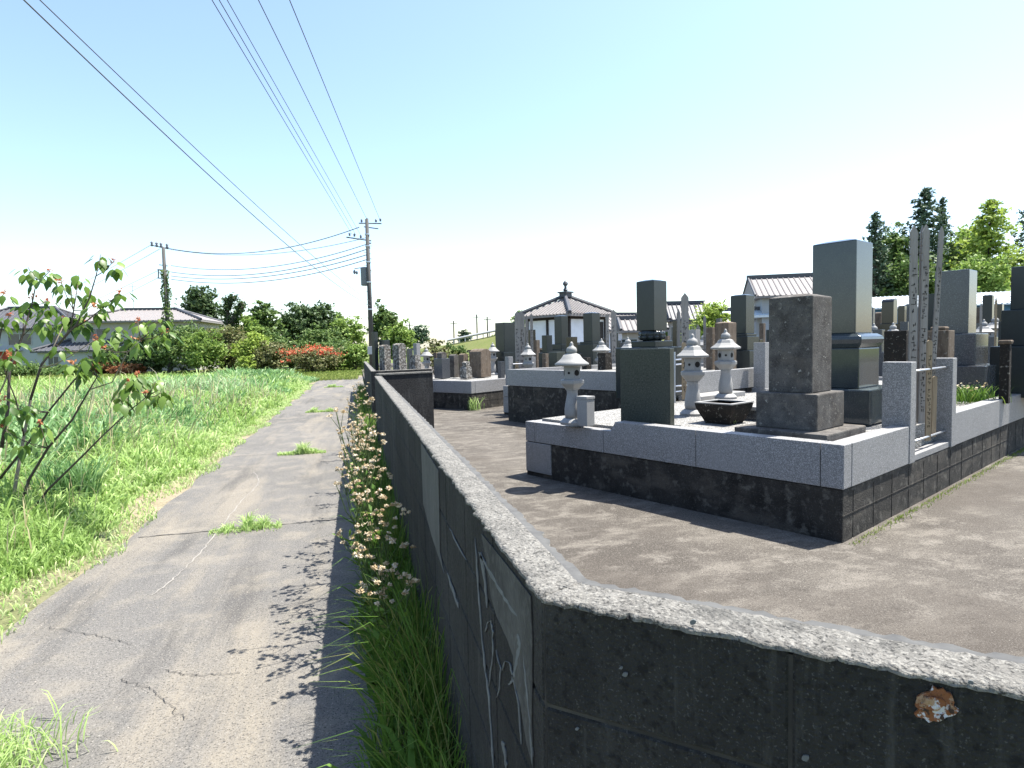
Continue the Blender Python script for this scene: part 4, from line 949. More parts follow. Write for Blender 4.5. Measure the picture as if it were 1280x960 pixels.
# tiny far poles
for px_, yt, Zf, lb in ((568,401,150,'tiny far pole left of the round distant tree'),(597,393,140,'tiny far pole right of the round distant tree'),(610,396,140,'farthest right of the tiny poles on the embankment'),(497,398,150,'tiny far pole left above the distant roofs'),(513,404,150,'tiny far pole behind the distant trees by the utility pole')):
    q = D(px_, 440, Zf); e = thing('utility_pole', (q[0], q[1], 0), lb, 'utility pole', 'far poles'); zt = z_at(q[:2], yt)
    MB().tube([(0,0,0),(0,0,zt)], .16, 6).build('pole', 'pole_concrete', e); MB().bb(-.9,.9,-.06,.06,zt-.7,zt-.55).build('crossarm', 'pole_metal', e)

# ------------------------------------------------------------------ trees, shrubs and hedges
T = broad_tree
T('pine_tree',252,440,354,60,70,'leaf_dark','tall dark open crowned tree right of the cream house', n=4200, leaf=.42, blobs=11, base=3.2)
T('tree',330,440,378,46,60,'leaf_mid','rounded mid green tree right of the stumpy ivy covered tree', n=3400, leaf=.36)
T('tree',308,440,391,44,58,'leaf_bright','lower fresh green tree between the stumpy tree and the rounded one', n=2600, leaf=.32)
T('tree',372,440,380,58,64,'leaf_dark','dark round tree behind the red flowering azalea', n=4200, leaf=.38)
T('tree',398,440,378,60,66,'leaf_dark','highest dark tree of the group behind the azalea', n=4600, leaf=.38)
T('tree',432,440,396,52,60,'leaf_bright','light feathery green tree left of the near utility pole', n=3600, leaf=.3)
T('tree',420,440,388,34,70,'leaf_mid','green tree peeping over between the dark and the feathery tree', n=2000, leaf=.34)
T('tree',480,440,378,40,58,'leaf_mid','pointed green tree directly right of the near utility pole', n=3800, leaf=.32, blobs=10)
T('tree',498,440,402,52,56,'leaf_bright','bushy green tree sloping down right of the pointed one', n=3800, leaf=.3, trunk=True, base=.6)
T('shrub',228,462,402,84,53,'leaf_mid','large mid green shrub in front of the cream house', 'shrub', n=5200, leaf=.26, trunk=False, base=.2)
T('shrub',182,462,418,58,53.5,'leaf_dark','dark green shrub left of the ivy covered pole foot', 'shrub', n=4200, leaf=.26, trunk=False, base=.2)
T('shrub',255,464,412,60,50.5,'leaf_bright','bright fresh green shrub in the middle of the field edge', 'shrub', n=3600, leaf=.25, trunk=False, base=.2)
T('shrub',288,463,404,66,54,'leaf_olive','olive brown shrub right of the bright green one', 'shrub', n=4000, leaf=.25, trunk=False, base=.2)
T('shrub',318,464,414,48,51,'leaf_lime','yellow green shrub at the field edge left of the azalea', 'shrub', n=3200, leaf=.24, trunk=False, base=.2)
T('shrub',345,440,412,60,56,'leaf_mid','mid green bush filling behind the dull low shrub', 'shrub', n=3600, leaf=.26, trunk=False, base=.2)
T('shrub',405,440,408,70,58,'leaf_mid','tall green bush between the azalea and the dark trees', 'shrub', n=4200, leaf=.28, trunk=False, base=.2)
T('shrub',340,464,428,54,50,'leaf_olive','low dull shrub between the yellow green one and the azalea', 'shrub', n=3000, leaf=.22, trunk=False, base=.1)
T('shrub',308,464,444,26,48.5,'leaf_lime','small yellow green bush at the very edge of the field', 'shrub', n=1200, leaf=.2, trunk=False, base=.1)
T('shrub',418,464,424,60,50,'leaf_mid','round green shrub right of the azalea', 'shrub', n=3800, leaf=.22, trunk=False, base=.1)
T('shrub',445,463,428,44,49,'leaf_bright','fresh green shrub touching the near utility pole', 'shrub', n=3000, leaf=.22, trunk=False, base=.1)
T('shrub',375,463,428,60,54,'leaf_mid','green shrub right behind the azalea', 'shrub', n=3600, leaf=.24, trunk=False, base=.2)
az = T('azalea',392,466,434,74,47,'leaf_olive','azalea shrub with a broad cap of red flowers', 'shrub', n=4800, leaf=.18, trunk=False, base=.1)
zt = z_at(D(392,440,47)[:2], 433)
crown([(-.3,0,zt-.35,2.0,1.6,.30),(.9,-.3,zt-.5,1.2,1.2,.3),(-1.9,-.2,zt-.95,.7,.7,.28)], 1500, .15, 'leaf_red', az, 'flowers')
for i, (px_, yt, wd, m_, lb) in enumerate([(20,455,80,'leaf_mid','clipped green hedge bush at the far left edge'),(62,457,60,'leaf_mid','clipped green hedge bush below the red wall'),(104,456,40,'leaf_bright','taller rust tipped hedge bush beside the outbuilding'),(137,452,54,'leaf_rust','rust red hedge bush right of the outbuilding'),(165,455,44,'leaf_rust','low rust red hedge bush before the dark shrub'),(140,430,52,'leaf_mid','rounded green bush behind the rust red hedge')]):
    T('hedge_bush', px_, 466, yt, wd, 52+(i % 2), m_, lb, 'hedge', n=2200, leaf=.2, trunk=False, base=.05, group=None)
T('tree',522,440,407,36,120,'leaf_blue','distant bluish tree behind the bushy green slope of leaves', n=1800, leaf=.5)
T('tree',500,440,412,30,130,'leaf_blue','far hazy tree nearest the utility pole', n=1500, leaf=.5)
T('tree',581,440,411,19,115,'leaf_blue','small round distant tree on the embankment skyline', n=1300, leaf=.42)
T('tree',617,440,416,28,95,'leaf_mid','distant green tree left of the wide dark headstone', n=1500, leaf=.42)
T('shrub',545,446,421,44,27,'leaf_olive','open olive shrub behind the far plot', 'shrub', n=1300, leaf=.13, trunk=False, base=.2)
T('shrub',568,446,425,40,27.5,'leaf_mid','green shrub behind the far plot, right of the olive one', 'shrub', n=1300, leaf=.13, trunk=False, base=.2)
T('bush',888,440,374,56,33,'leaf_lime','round yellow green bush between the tall headstones', 'bush', n=5200, leaf=.17, blobs=9, base=.8)
T('tree',945,440,385,26,55,'leaf_mid','dark green tree beside the pale blue house', n=1600, leaf=.3)
T('tree',808,440,392,44,80,'leaf_olive','distant olive tree behind the tall headstone on lotus base', n=1400, leaf=.4)
T('tree',650,440,386,40,70,'leaf_mid','distant green tree behind the left corner of the temple', n=1400, leaf=.35)
T('tree',840,440,388,24,75,'leaf_mid','small distant tree right of the tall headstone', n=900, leaf=.35)
conifer('conifer',1092,440,262,54,58,'leaf_blue','dark slender conifer right of the tallest headstone', n=5200, leaf=.36)
conifer('conifer',1152,440,231,88,60,'leaf_blue','tallest dark conifer behind the wooden tablets', n=8000, leaf=.4)
conifer('conifer',1174,440,243,50,62,'leaf_blue','second dark conifer top right of the tallest one', n=4200, leaf=.36)
T('tree',1112,440,278,66,60,'leaf_mid','leafy tree with bright patches between the two dark conifers', n=5200, leaf=.38, blobs=10, base=4)
T('tree',1128,440,296,64,61,'leaf_olive','olive tree filling the gap left of the tallest conifer', n=4200, leaf=.38, blobs=9, base=3)
T('tree',1212,440,258,50,63,'leaf_lime','yellow green tree crown rising behind the light green one', n=3600, leaf=.38, blobs=9, base=3)
T('tree',1135,440,318,84,57,'leaf_mid','mid green tree low behind the wooden tablets', n=5200, leaf=.38, blobs=10, base=2.5)
T('tree',1197,440,274,72,62,'leaf_bright','light green tree left of the bright tapering one', n=5600, leaf=.38, blobs=11, base=3)
conifer('conifer',1234,440,246,96,56,'leaf_lime','bright yellow green tapering tree at the right', n=9500, leaf=.4, gap=.1)
T('tree',1215,440,322,80,53,'leaf_bright','bright leafy tree low above the shed roof', n=5200, leaf=.34, base=2.5)
conifer('conifer',1284,440,240,70,66,'leaf_blue','dark conifer cut off by the right edge', n=5200, leaf=.38)
T('tree',1275,440,312,70,56,'leaf_mid','green tree in the lower right corner of the skyline', n=4200, leaf=.36, base=2.5)
# stumpy pollarded tree wrapped in ivy
p = D(288,440,57); st = thing('pollarded_tree', (p[0],p[1],0), 'bare pollarded tree with two ivy covered arms against the sky', 'tree')
def l3(px, py): return D(px, py, 57)-np.array([p[0],p[1],0])
arms = [[(0,0,0), l3(286,412), l3(285,398), l3(284,385), l3(283,373)], [l3(286,412), l3(292,398), l3(298,388), l3(304,383)], [l3(284,385), l3(289,376), l3(293,371)], [l3(298,388),l3(303,378)]]
k = MB()
for a in arms: k.tube(a, np.linspace(.28,.14,len(a)), 8)
k.build('trunk', 'bark', st, smooth=True); Q = []
for a in arms:
    for i in range(len(a)-1):
        t = RNG.random(260)[:,None]; Q.append(np.array(a[i])*(1-t)+np.array(a[i+1])*t+RNG.normal(size=(260,3))*.2)
Q = np.concatenate(Q); V, F = leaves(Q, .22, .7); np_mesh('ivy', V, F, 'leaf_dark', st, np.repeat(RNG.random(len(Q)), 4))
# embankment
hb = MB(); pr = [D(525,440,88), D(560,440,84), D(620,440,80), D(700,440,84), D(860,440,95)]
zt_ = [z_at(pr[0][:2],436), z_at(pr[1][:2],431), z_at(pr[2][:2],419), z_at(pr[3][:2],416), z_at(pr[4][:2],420)]
vs = []
for q, z in zip(pr, zt_):
    d = np.array([q[0], q[1]])/np.linalg.norm(q[:2]); vs += [(q[0]-d[0]*9, q[1]-d[1]*9, -.1), (q[0], q[1], z), (q[0]+d[0]*4, q[1]+d[1]*4, z), (q[0]+d[0]*14, q[1]+d[1]*14, -.1)]
hb.add(vs, [(4*i+j, 4*i+4+j, 4*i+5+j, 4*i+1+j) for i in range(4) for j in range(3)])
tag(hb.build('embankment', 'field_soil', smooth=False), kind='structure')
gr = thing('guard_rail', (0,0,0), 'white guard rail running along the distant embankment top', 'guard rail')
for i in range(1, 3):
    a, c = pr[i], pr[i+1]; MB().tube([(a[0],a[1],zt_[i]+.6),(c[0],c[1],zt_[i+1]+.6)], .16, 4).build('rail', 'frame_white', gr)
    for t in np.linspace(0, 1, 9): q = a+(c-a)*t; zz = zt_[i]+(zt_[i+1]-zt_[i])*t; MB().tube([(q[0],q[1],zz-.1),(q[0],q[1],zz+.6)], .07, 4).build('post', 'frame_white', gr)
# low brown wall behind the far plot
q0, q1 = D(588,440,21), D(700,440,24)
bw = thing('garden_wall', (0,0,0), 'low dark brown wall behind the far plot stones', 'wall')
d_ = q1-q0; MB().box(((q0+q1)/2)[:2].tolist()+[.75], (np.linalg.norm(d_[:2]), .15, 1.45), math.atan2(d_[1], d_[0])).build('wall', 'base_block', bw)
MB().box(((q0+q1)/2)[:2].tolist()+[1.50], (np.linalg.norm(d_[:2])+.1, .22, .06), math.atan2(d_[1], d_[0])).build('coping', 'rusty_stone', bw)

# ------------------------------------------------------------------ the sapling at the left
sp0 = D(28, 650, 5.9); SB = np.array([sp0[0], sp0[1], 0.0])
sap = thing('sapling', SB, 'leggy sapling with broad drooping leaves and red buds at the left', 'sapling')
ZS = 6.0
def sp(px, py, dz=0.0): return D(px, py, ZS+dz)-SB
stems = [([(15,645),(20,600),(30,545),(38,500),(50,460),(64,440),(80,405)], .024, .006, .2, 'stem_pale'),
 ([(22,648),(36,600),(60,560),(90,525),(112,487),(122,470)], .020, .007, -.2, 'stem_dark'),
 ([(40,640),(60,612),(98,575),(128,545),(160,515),(182,497)], .016, .005, -.5, 'stem_dark'),
 ([(2,560),(10,510),(12,460),(28,420),(40,380),(46,350)], .022, .006, .4, 'stem_dark'),
 ([(0,598),(36,553),(60,515),(92,476),(112,455),(135,438),(163,424)], .016, .005, .1, 'stem_dark'),
 ([(38,500),(52,455),(88,412),(92,388),(98,352)], .016, .005, .3, 'stem_dark'),
 ([(88,412),(110,400),(140,375),(150,366)], .011, .004, .2, 'stem_dark'),
 ([(64,440),(96,405),(112,372),(120,345),(126,318)], .013, .004, 0, 'stem_dark'),
 ([(50,460),(70,455),(96,440),(120,424)], .010, .004, -.3, 'stem_pale'),
 ([(-25,520),(-8,460),(2,410),(-5,380)], .018, .005, .1, 'stem_dark'),
 ([(-30,600),(-15,520),(5,480),(20,440)], .018, .005, -.3, 'stem_pale'),
 ([(112,487),(140,478),(160,440),(176,425)], .009, .004, -.2, 'stem_pale'),
 ([(30,545),(20,500),(8,470),(0,445)], .010, .004, -.4, 'stem_dark'),
 ([(182,497),(200,486),(206,480)], .006, .003, -.6, 'stem_dark')]
for pts, r0, r1, dz, m_ in stems:
    MB().tube([sp(x, y, dz*(.3+.7*i/(len(pts)-1))) for i, (x, y) in enumerate(pts)], list(np.linspace(r0*.8, r1*.7, len(pts))), 7).build('stem', m_, sap, smooth=True)
tips = [(46,345,.4),(35,335,.4),(62,340,.3),(98,345,.3),(76,352,.2),(126,318,0),(142,328,0),(88,365,.3),(40,372,.4),(30,385,.3),(60,378,.4),(112,365,.2),(150,366,.2),(135,375,.2),(118,382,.1),(96,395,.3),(80,400,.2),(52,392,.3),(5,368,.1),(-5,395,.1),(12,395,.1),(20,430,-.2),(104,402,.2),(85,392,.2),(163,424,.1),(150,410,0),(176,425,-.1),(140,410,.1),(120,424,-.3),(110,445,-.3),(128,436,-.2),(190,410,-.1),(206,415,-.2),(198,400,-.2),(172,402,-.1),(70,432,-.2),(90,455,-.3),(110,460,-.2),(182,492,-.5),(205,490,-.5),(160,478,-.4),(150,500,-.5),(170,470,-.4),(195,478,-.5),(5,500,-.3),(20,512,-.3),(0,535,-.3),(38,508,-.2),(50,530,-.2),(28,550,-.4),(10,445,-.4),(55,405,.2)]
allp = [sp(x, y, dz*(.3+.7*i/(len(pts)-1))) for pts, r0, r1, dz, m_ in stems for i, (x, y) in enumerate(pts) if i > 1]
for x, y, dz in tips:
    c = sp(x, y, dz); q = min(allp, key=lambda a: np.linalg.norm(a-c)+(.3 if a[2] > c[2] else 0)); L_ = np.linalg.norm(q-c)
    if L_ > .03: MB().tube([q, (q+c)/2+np.array([0,0,-.08*L_]), c+np.array([0,0,.01])], [.005,.004,.003], 5).build('twig', 'stem_dark', sap, smooth=True)
LV, LF, LT = [], [], []; rngl = np.random.default_rng(5)
def big_leaf(base, dirv, L, droop):
    d = np.array(dirv, float); d /= np.linalg.norm(d); s = np.cross(d, [0,0,1.0]); s /= np.linalg.norm(s)+1e-9; nrm = np.cross(s, d)
    W = L*.8; o = sum(len(v) for v in LV)
    rows = [(0,.02),(.22,.42),(.48,.5),(.75,.28),(1.0,.0)]; vs = []
    for t, wv in rows:
        c = base+d*L*t-np.array([0,0,1.0])*droop*L*t*t
        f = .12*wv*L
        vs += [c-s*W*wv+nrm*f*-1.2, c+nrm*0, c+s*W*wv+nrm*f*-1.2]
    LV.append(np.array(vs)); k = len(rows)
    for i in range(k-1):
        for j in (0, 1): LF.append([o+3*i+j, o+3*i+j+1, o+3*i+4+j, o+3*i+3+j])
    LT.append(np.full(len(vs), np.clip(rngl.normal(.5,.28), 0, 1)))
BV = []
for x, y, dz in tips:
    c = sp(x, y, dz); n = rngl.integers(6, 11)
    for i in range(n):
        a = 2*math.pi*i/n+rngl.random()*.8; dv = np.array([math.cos(a), math.sin(a), rngl.uniform(-.7, .35)])
        pet = c+dv*rngl.uniform(.03,.10)-np.array([0,0,rngl.uniform(0,.06)])
        big_leaf(pet, dv+np.array([0,0,-.6]), rngl.uniform(.05,.105), rngl.uniform(.35,1.1))
    BV.append(c+np.array([0,0,.015])+rngl.normal(size=(14,3))*.013)
np_mesh('leaves', np.concatenate(LV), LF, 'leaf_big', sap, np.concatenate(LT))
for b_ in BV[::2]: V, F = leaves(b_, .035, .6); np_mesh('red_bud', V, F, 'bud_red', sap, np.repeat(rngl.random(len(b_)), 4))

# ------------------------------------------------------------------ grass beside the lane and in the field
def scatter(n, x0, x1, y0, y1): return np.stack([RNG.uniform(x0, x1, n), RNG.uniform(y0, y1, n), np.zeros(n)], 1)
def verge(n, y0, y1, depth, wd, hmul):
    P = scatter(n, 0, 1, y0, y1); e = .10*lump(P[:,1], P[:,1]*.3, 1.9)+.05*np.sin(P[:,1]*7)+.04*np.sin(P[:,1]*17+1)+.05*RNG.normal(size=n)
    s = P[:,0]**1.15*depth; P[:,0] = -2.36+e-s
    hh = (.08+.38*np.clip(s/1.6, 0, 1)**.7)*hmul*(1+.28*lump(P[:,0], P[:,1], 1.5))*RNG.uniform(.55, 1.25, n)
    return P, np.maximum(hh, .04), wd*RNG.uniform(.6, 1.3, n)
keep = lambda P, h, w_, m: (P[m], h[m], w_[m])
def clump(P, h, w_, per, sp):
    n = len(P)*per; P2 = np.repeat(P, per, 0); o = RNG.normal(size=(n,3))*sp; o[:,2] = 0; P2 = P2+o
    d = o/(np.linalg.norm(o, axis=1)[:,None]+1e-6)*.9; k = np.repeat(RNG.normal(size=len(P))*.16, per)
    return P2, np.repeat(h, per)*RNG.uniform(.55,1.15,n), np.repeat(w_, per)*RNG.uniform(.6,1.2,n), d, k
for n, y0, y1, dp, wd, hm in ((30000,1.2,6.5,5.5,.008,.85), (30000,6.5,15,9,.016,.9), (24000,15,36,14,.034,1.0)):
    P, h, w_ = verge(n, y0, y1, dp, wd, hm)
    pa = .16*lump(P[:,0], P[:,1], .8, 1.3)
    tag(grass('roadside_grass', P, h, w_, 'grass_fresh', .85, .5, .2, patch=pa), kind='stuff')
for n, per, y0, y1, dp, wd, hm in ((3600,11,1.2,6.5,5.5,.014,1.05), (4200,11,6.5,15,9,.024,1.1), (3000,11,15,36,14,.045,1.2)):
    P, h, w_ = verge(n, y0, y1, dp, wd, hm); P, h, w_, d_, k_ = clump(P, h, w_, per, .03+.002*y0)
    P[:,0] = np.minimum(P[:,0], -2.1)
    tag(grass('roadside_grass', P, h, w_, 'grass_fresh', 1.15, .5, .14, bend=d_, patch=k_+.14*lump(P[:,0], P[:,1], .8, 1.3)), kind='stuff')
P = scatter(9000, -2.4, -2.0, 1.2, 30); P[:,0] += .1*lump(P[:,1], P[:,1]*.3, 1.9); tag(grass('roadside_grass', P, RNG.uniform(.02,.07,9000), .007+.0006*P[:,1], 'grass_fresh', 1.2, .72, .2), kind='stuff')
# taller blue green growth with broad leaves, away from the lane
CL0 = G(-10,503,.35)[:2]; CL1 = G(350,461,.5)[:2]
n = 12000; P = scatter(n, 0, 1, 0, 1); P[:,1] = 7+29*P[:,1]**.8; P[:,0] = -3.5+.035*(P[:,1]-7)-(P[:,0]**1.2)*np.clip(P[:,1]*.95, 4, 24)+.4*np.sin(P[:,1]*.6)
m = (P[:,1]-CL0[1])*(CL1[0]-CL0[0])-(P[:,0]-CL0[0])*(CL1[1]-CL0[1]) < 0; P = P[m]; n = len(P)
hh = .62*(1+.22*lump(P[:,0], P[:,1], .7, 2.0))*RNG.uniform(.6, 1.2, n)*np.clip((-P[:,0]-2.4)/1.4, .35, 1)
P, hh, w_, d_, k_ = clump(P, hh, .022+.0016*P[:,1], 9, .07); n = len(P)
tag(grass('tall_crop_grass', P, hh, w_, 'grass_crop', 1.15, .5, .15, bend=d_, patch=k_+.2*lump(P[:,0], P[:,1], .5, .4)), kind='stuff')
n = 110000; P = scatter(n, -52, 3, 10, 60); m = ((P[:,1] > 33) | ((P[:,1]-CL0[1])*(CL1[0]-CL0[0])-(P[:,0]-CL0[0])*(CL1[1]-CL0[1]) > 0)) & ~((P[:,1] < 40) & (P[:,0] > -2.6)) & ~((P[:,1] > 35) & (P[:,1] < 38.6) & (P[:,0] > -9)); P = P[m]; n = len(P)
tag(grass('field_lawn', P, RNG.uniform(.05,.18,n), RNG.uniform(.03,.07,n), 'grass_lawn', .8, .5, .22, patch=.25*lump(P[:,0], P[:,1], .25, .9)), kind='stuff')
n = 3500; P = scatter(n, -3, .1, 34.5, 44); tag(grass('field_lawn', P, RNG.uniform(.05,.2,n), RNG.uniform(.02,.05,n), 'grass_lawn', .8, .7, .2), kind='stuff')
n = 2600; P, h, w_ = verge(n, 2, 22, 6, .006, 1.5); m = h > .25; P, h, w_ = P[m], h[m], w_[m]
mat('dry_stalk', (.42,.36,.20), (), .8, tint=[(.30,.26,.12),(.48,.42,.25),(.60,.55,.38)], transl=.3)
tag(grass('dry_stalks', P, h*1.25, w_*(1+.12*P[:,1]), 'dry_stalk', .5, .5, .25), kind='stuff')
n = 2200; P, h, w_ = verge(n, 2, 14, 5, .05, .6); tag(grass('broad_leaf_weeds', P, h*.8, .02+.02*RNG.random(n), 'grass_crop', 1.3, .25, .2), kind='stuff')
def grit(name, P, r, mt):
    n = len(P); o = np.arange(n)[:,None]*5; a = RNG.uniform(0, 6.28, n)
    V = []
    for k in range(4):
        t = a+k*math.pi/2; V.append(P+np.stack([np.cos(t)*r, np.sin(t)*r*.75, r*0], 1)*RNG.uniform(.7,1.2,(n,1)))
    V.append(P+np.stack([r*.1, r*.1, r*.7], 1)); V = np.stack(V, 1).reshape(-1, 3)
    T = np.concatenate([o+np.array([[k, (k+1)%4, 4]]) for k in range(4)]); return tag(np_mesh(name, V, [], mt, None, tris=T), kind='stuff')
n = 5000; P = scatter(n, 0, 1, 1.5, 16); P[:,0] = np.where(RNG.random(n) < .6, -2.05+np.abs(RNG.normal(size=n))*.25, RNG.uniform(-2, .25, n)); P[:,1] = 1.5+14*RNG.random(n)**1.6; P[:,2] = .001
grit('lane_grit', P, RNG.uniform(.002,.007,n), 'pebble')
n = 3000; P = scatter(n, .5, 9, .6, 9); P[:,2] = .101; m = (P[:,1] > 1.3-.95*(P[:,0]-.3))
grit('yard_grit', P[m], RNG.uniform(.002,.006,m.sum()), 'pebble')
# tussocks
for i, (x, y, r, h0, n, lb) in enumerate([(88,632,.26,.55,420,'dark leafy tussock standing in the verge right of the sapling'),(150,560,.25,.5,300,'leafy tussock in the verge below the sapling leaves')]):
    q = G(x, y, 0); a = RNG.uniform(0, 6.28, n); rr = r*RNG.random(n)**.6; P = np.stack([rr*np.cos(a), rr*np.sin(a), np.zeros(n)], 1)
    e = grass('grass_tussock', P, h0*RNG.uniform(.5,1.1,n), np.full(n,.014), 'grass_crop', .8, .3, .2); e.location = (q[0], q[1], 0); tag(e, lb, 'grass tussock')
# tufts growing out of the joints of the lane
def tuft(x, y, wx, h0, n, lb):
    q = G(x, y, 0); P = np.stack([RNG.uniform(-wx, wx, n), RNG.normal(size=n)*.03, np.zeros(n)], 1)
    k = np.clip(.55+.5*np.sin(P[:,0]*(5/wx)+x)+.3*np.sin(P[:,0]*(11/wx)+y), .35, 1.1); hh = h0*RNG.uniform(.4, 1.2, n)*k*(1-.6*(np.abs(P[:,0])/wx)**2); P[:,1] *= 1+1.2*RNG.random(n); e = grass('grass_tuft', P, hh, np.full(n,.005+.0005*q[1]), 'grass_fresh', 1.1, .6, .2); e.location = (q[0], q[1], 0)
    tag(e, lb, 'grass tuft', 'grass tufts in the lane joints')
tuft(318,660,.12,.15,520,'tallest small grass tuft in the first lane joint, middle of three')
tuft(284,664,.14,.08,320,'low spreading grass tuft left in the first lane joint')
tuft(345,658,.06,.06,140,'tiny grass tuft right in the first lane joint')
tuft(378,567,.36,.17,900,'broad grass tuft across the second lane joint')
tuft(400,515,.36,.15,600,'grass tuft in the third lane joint')
tuft(417,484,.42,.16,420,'farthest grass tuft in the lane near its end')
n = 1600; P = np.stack([-2.15-RNG.random(n)**1.5*.9+.0, 2.1+RNG.normal(size=n)*.22, np.zeros(n)], 1); q = G(40,945,0)
P = np.stack([q[0]-.25+RNG.normal(size=n)*.16, q[1]-.12+RNG.normal(size=n)*.12, np.zeros(n)], 1)
e = grass('grass_tussock', P, RNG.uniform(.05,.17,n), np.full(n,.006), 'grass_fresh', 1.1, .6, .2); tag(e, 'grass clump growing into the lane at the bottom left corner', 'grass tussock')
# weeds along the wall foot
n = 8500; P = scatter(n, 0, 1, 0, 1); P[:,1] = 1.25+8.5*P[:,1]**1.25; P[:,0] = .285-(P[:,0]**1.5)*(.30+.08*np.sin(P[:,1]*4))
hh = np.clip(.55-.02*P[:,1], .2, 1)*RNG.uniform(.15, 1.3, n)*(1-.75*(.285-P[:,0])/.3)*(1+.25*np.sin(P[:,1]*3.1))
m = ~((P[:,1] > 7.4)); P, hh = P[m], hh[m]; n = len(P)
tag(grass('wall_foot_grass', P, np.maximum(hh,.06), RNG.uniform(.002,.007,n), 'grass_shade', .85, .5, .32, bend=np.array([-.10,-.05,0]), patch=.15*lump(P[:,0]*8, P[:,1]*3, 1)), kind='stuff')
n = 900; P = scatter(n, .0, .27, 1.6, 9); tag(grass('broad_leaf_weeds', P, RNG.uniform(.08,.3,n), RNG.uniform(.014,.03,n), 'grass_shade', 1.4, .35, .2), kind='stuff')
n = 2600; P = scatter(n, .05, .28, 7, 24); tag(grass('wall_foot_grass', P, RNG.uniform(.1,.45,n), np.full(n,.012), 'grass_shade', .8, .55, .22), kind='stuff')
n = 1500; P = scatter(n, 0, 1, 0, 1); ed = RNG.random(n)*8.8; q = np.stack([loc2w(B1, VA, a, -.03-.03*abs(RNG.normal())) for a in ed]); P = np.concatenate([q, np.full((n,1), .1)], 1)
tag(grass('kerb_foot_moss', P, RNG.uniform(.006,.03,n), np.full(n,.006), 'grass_lawn', 1.2, .5, .3), kind='stuff')

# flowering weeds leaning out over the lane from the wall
def flowering_weed(x, y, h, lb, rs, nb=9, spread=.12, seedhead=False, lean=(-.08,0)):
    R_ = random.Random(rs); e = thing('flowering_weed', (x, y, 0), lb, 'wild flower', 'pale seeding wild flowers at the foot of the wall')
    st_ = MB(); top = np.array([lean[0]*h, lean[1]*h, h*.72]); base = [np.array([0,0,0.0]), top*.5+np.array([.02,0,0]), top]
    st_.tube(base, [.006,.005,.004], 6); heads = []
    for i in range(nb):
        t = R_.uniform(.55, 1.0); s0 = top*t; a = R_.uniform(0, 6.28); L = R_.uniform(.5, 1)*spread
        e1 = s0+np.array([math.cos(a)*L, math.sin(a)*L, h*R_.uniform(.10,.28)]); md = (s0+e1)/2+np.array([math.cos(a)*L*.15, math.sin(a)*L*.15, -.01])
        st_.tube([s0, md, e1], [.003,.0025,.0018], 5)
        for j in range(R_.randint(2, 4)):
            e2 = e1+np.array([R_.uniform(-.04,.04), R_.uniform(-.04,.04), R_.uniform(.0,.05)]); st_.tube([md*.4+e1*.6, e2], [.0018,.0012], 4); heads.append(e2)
    st_.build('stem', 'stem_green', e)
    # leaves up the stem
    k = 26; t = RNG.random(k); P = np.outer(t, top)+RNG.normal(size=(k,3))*.03; V, F = leaves(P, .075, .3); np_mesh('leaves', V, F, 'grass_shade', e, np.repeat(RNG.random(k), 4))
    for c in heads:
        r = R_.uniform(.012,.0185); m = 38; d = RNG.normal(size=(m,3)); d[:,2] = np.abs(d[:,2])*.8-.15; d /= np.linalg.norm(d, axis=1)[:,None]; C = d*r*RNG.uniform(.4,.8,(m,1))
        V, F = leaves(C, r*.95, .5, outward=d*2.5); hd = np_mesh('flower_head', V, F, 'petal', e, np.repeat(np.clip(RNG.normal(.3+.4*R_.random(),.25,m),0,1), 4)); hd.location = tuple(c)
    return e
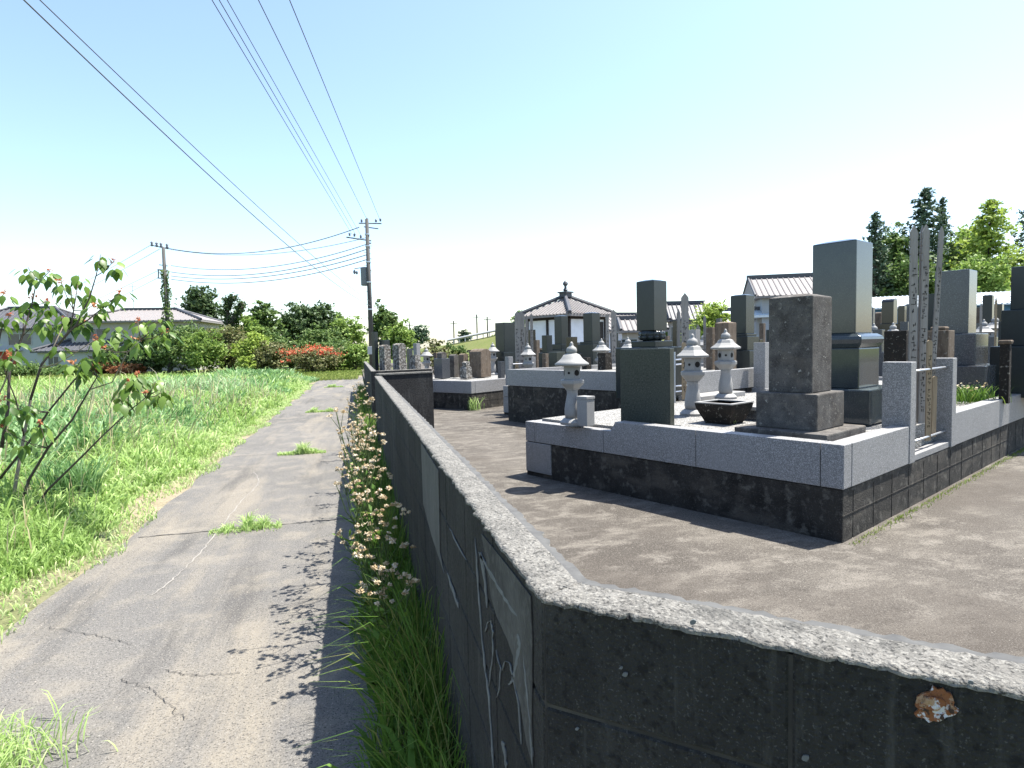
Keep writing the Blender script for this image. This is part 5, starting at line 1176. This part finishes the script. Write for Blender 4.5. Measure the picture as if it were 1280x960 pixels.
fw = [(.10,3.5,1.32),(.13,3.75,1.24),(.04,3.9,1.20),(.16,4.1,1.30),(.08,4.35,1.16),(.12,3.25,1.12),(.05,3.35,.98),(.14,4.6,1.26),(.02,3.6,.90),(.10,3.05,.86),(.17,3.0,1.0),(.06,4.8,1.1),(.13,5.3,1.2),(.02,5.0,.95),(.12,6.0,1.2),(.08,6.6,1.24),(.10,7.1,1.16),(.04,9.2,1.15),(.08,9.8,1.1),(.12,11.5,1.0),(.13,2.6,.80),(.07,2.9,.72)]
ORD = 'first second third fourth fifth sixth seventh eighth ninth tenth eleventh twelfth thirteenth fourteenth fifteenth sixteenth seventeenth eighteenth nineteenth twentieth'.split()+['twenty first','twenty second']
for i, (x, y, h) in enumerate(sorted(fw, key=lambda q: q[1])):
    flowering_weed(x, y, h, 'pale headed wild flower by the block wall, '+ORD[i]+' counted from the viewer', i, nb=(7 if y < 4.7 else 6), spread=.13)
# white flowered clump and green in the front plot
for px_, py_, lb in ((1216,478,'small white flowered clump behind the right kerb of the front plot'),):
    q = D(px_, 440, 7.6); e = thing('flower_clump', (q[0], q[1], .78), lb, 'plant')
    n = 300; P = np.stack([RNG.normal(size=n)*.16, RNG.normal(size=n)*.12, np.zeros(n)], 1); grass('leaves', P, RNG.uniform(.08,.26,n), np.full(n,.009), 'grass_shade', .9, .4, .25, parent=e)
    P = np.stack([RNG.normal(size=40)*.10, RNG.normal(size=40)*.1, RNG.uniform(.14,.26,40)], 1); V, F = leaves(P, .03, .9); np_mesh('flowers', V, F, 'petal', e, np.repeat(RNG.random(40), 4))
def small_tuft(px, py, z, h0, n, lb, r=.06, mt='grass_fresh'):
    q = G(px, py, z); P = np.stack([RNG.normal(size=n)*r, RNG.normal(size=n)*r*.6, np.zeros(n)], 1); e = grass('weed_tuft', P, h0*RNG.uniform(.4,1.1,n), np.full(n,.006+.0006*q[1]), mt, .9, .6, .2); e.location = (q[0], q[1], z); tag(e, lb, 'weed')
small_tuft(592,513,.1,.35,60,'bright weed at the corner of the far plot',.08)
small_tuft(912,529,.77,.09,60,'tiny weed in the gravel below the stone basin',.03)
small_tuft(1247,478,.78,.28,120,'grass tuft at the foot of the brown capped post stone',.08)
small_tuft(553,466,.78,.2,50,'bright weed between stones in the far plot',.05)
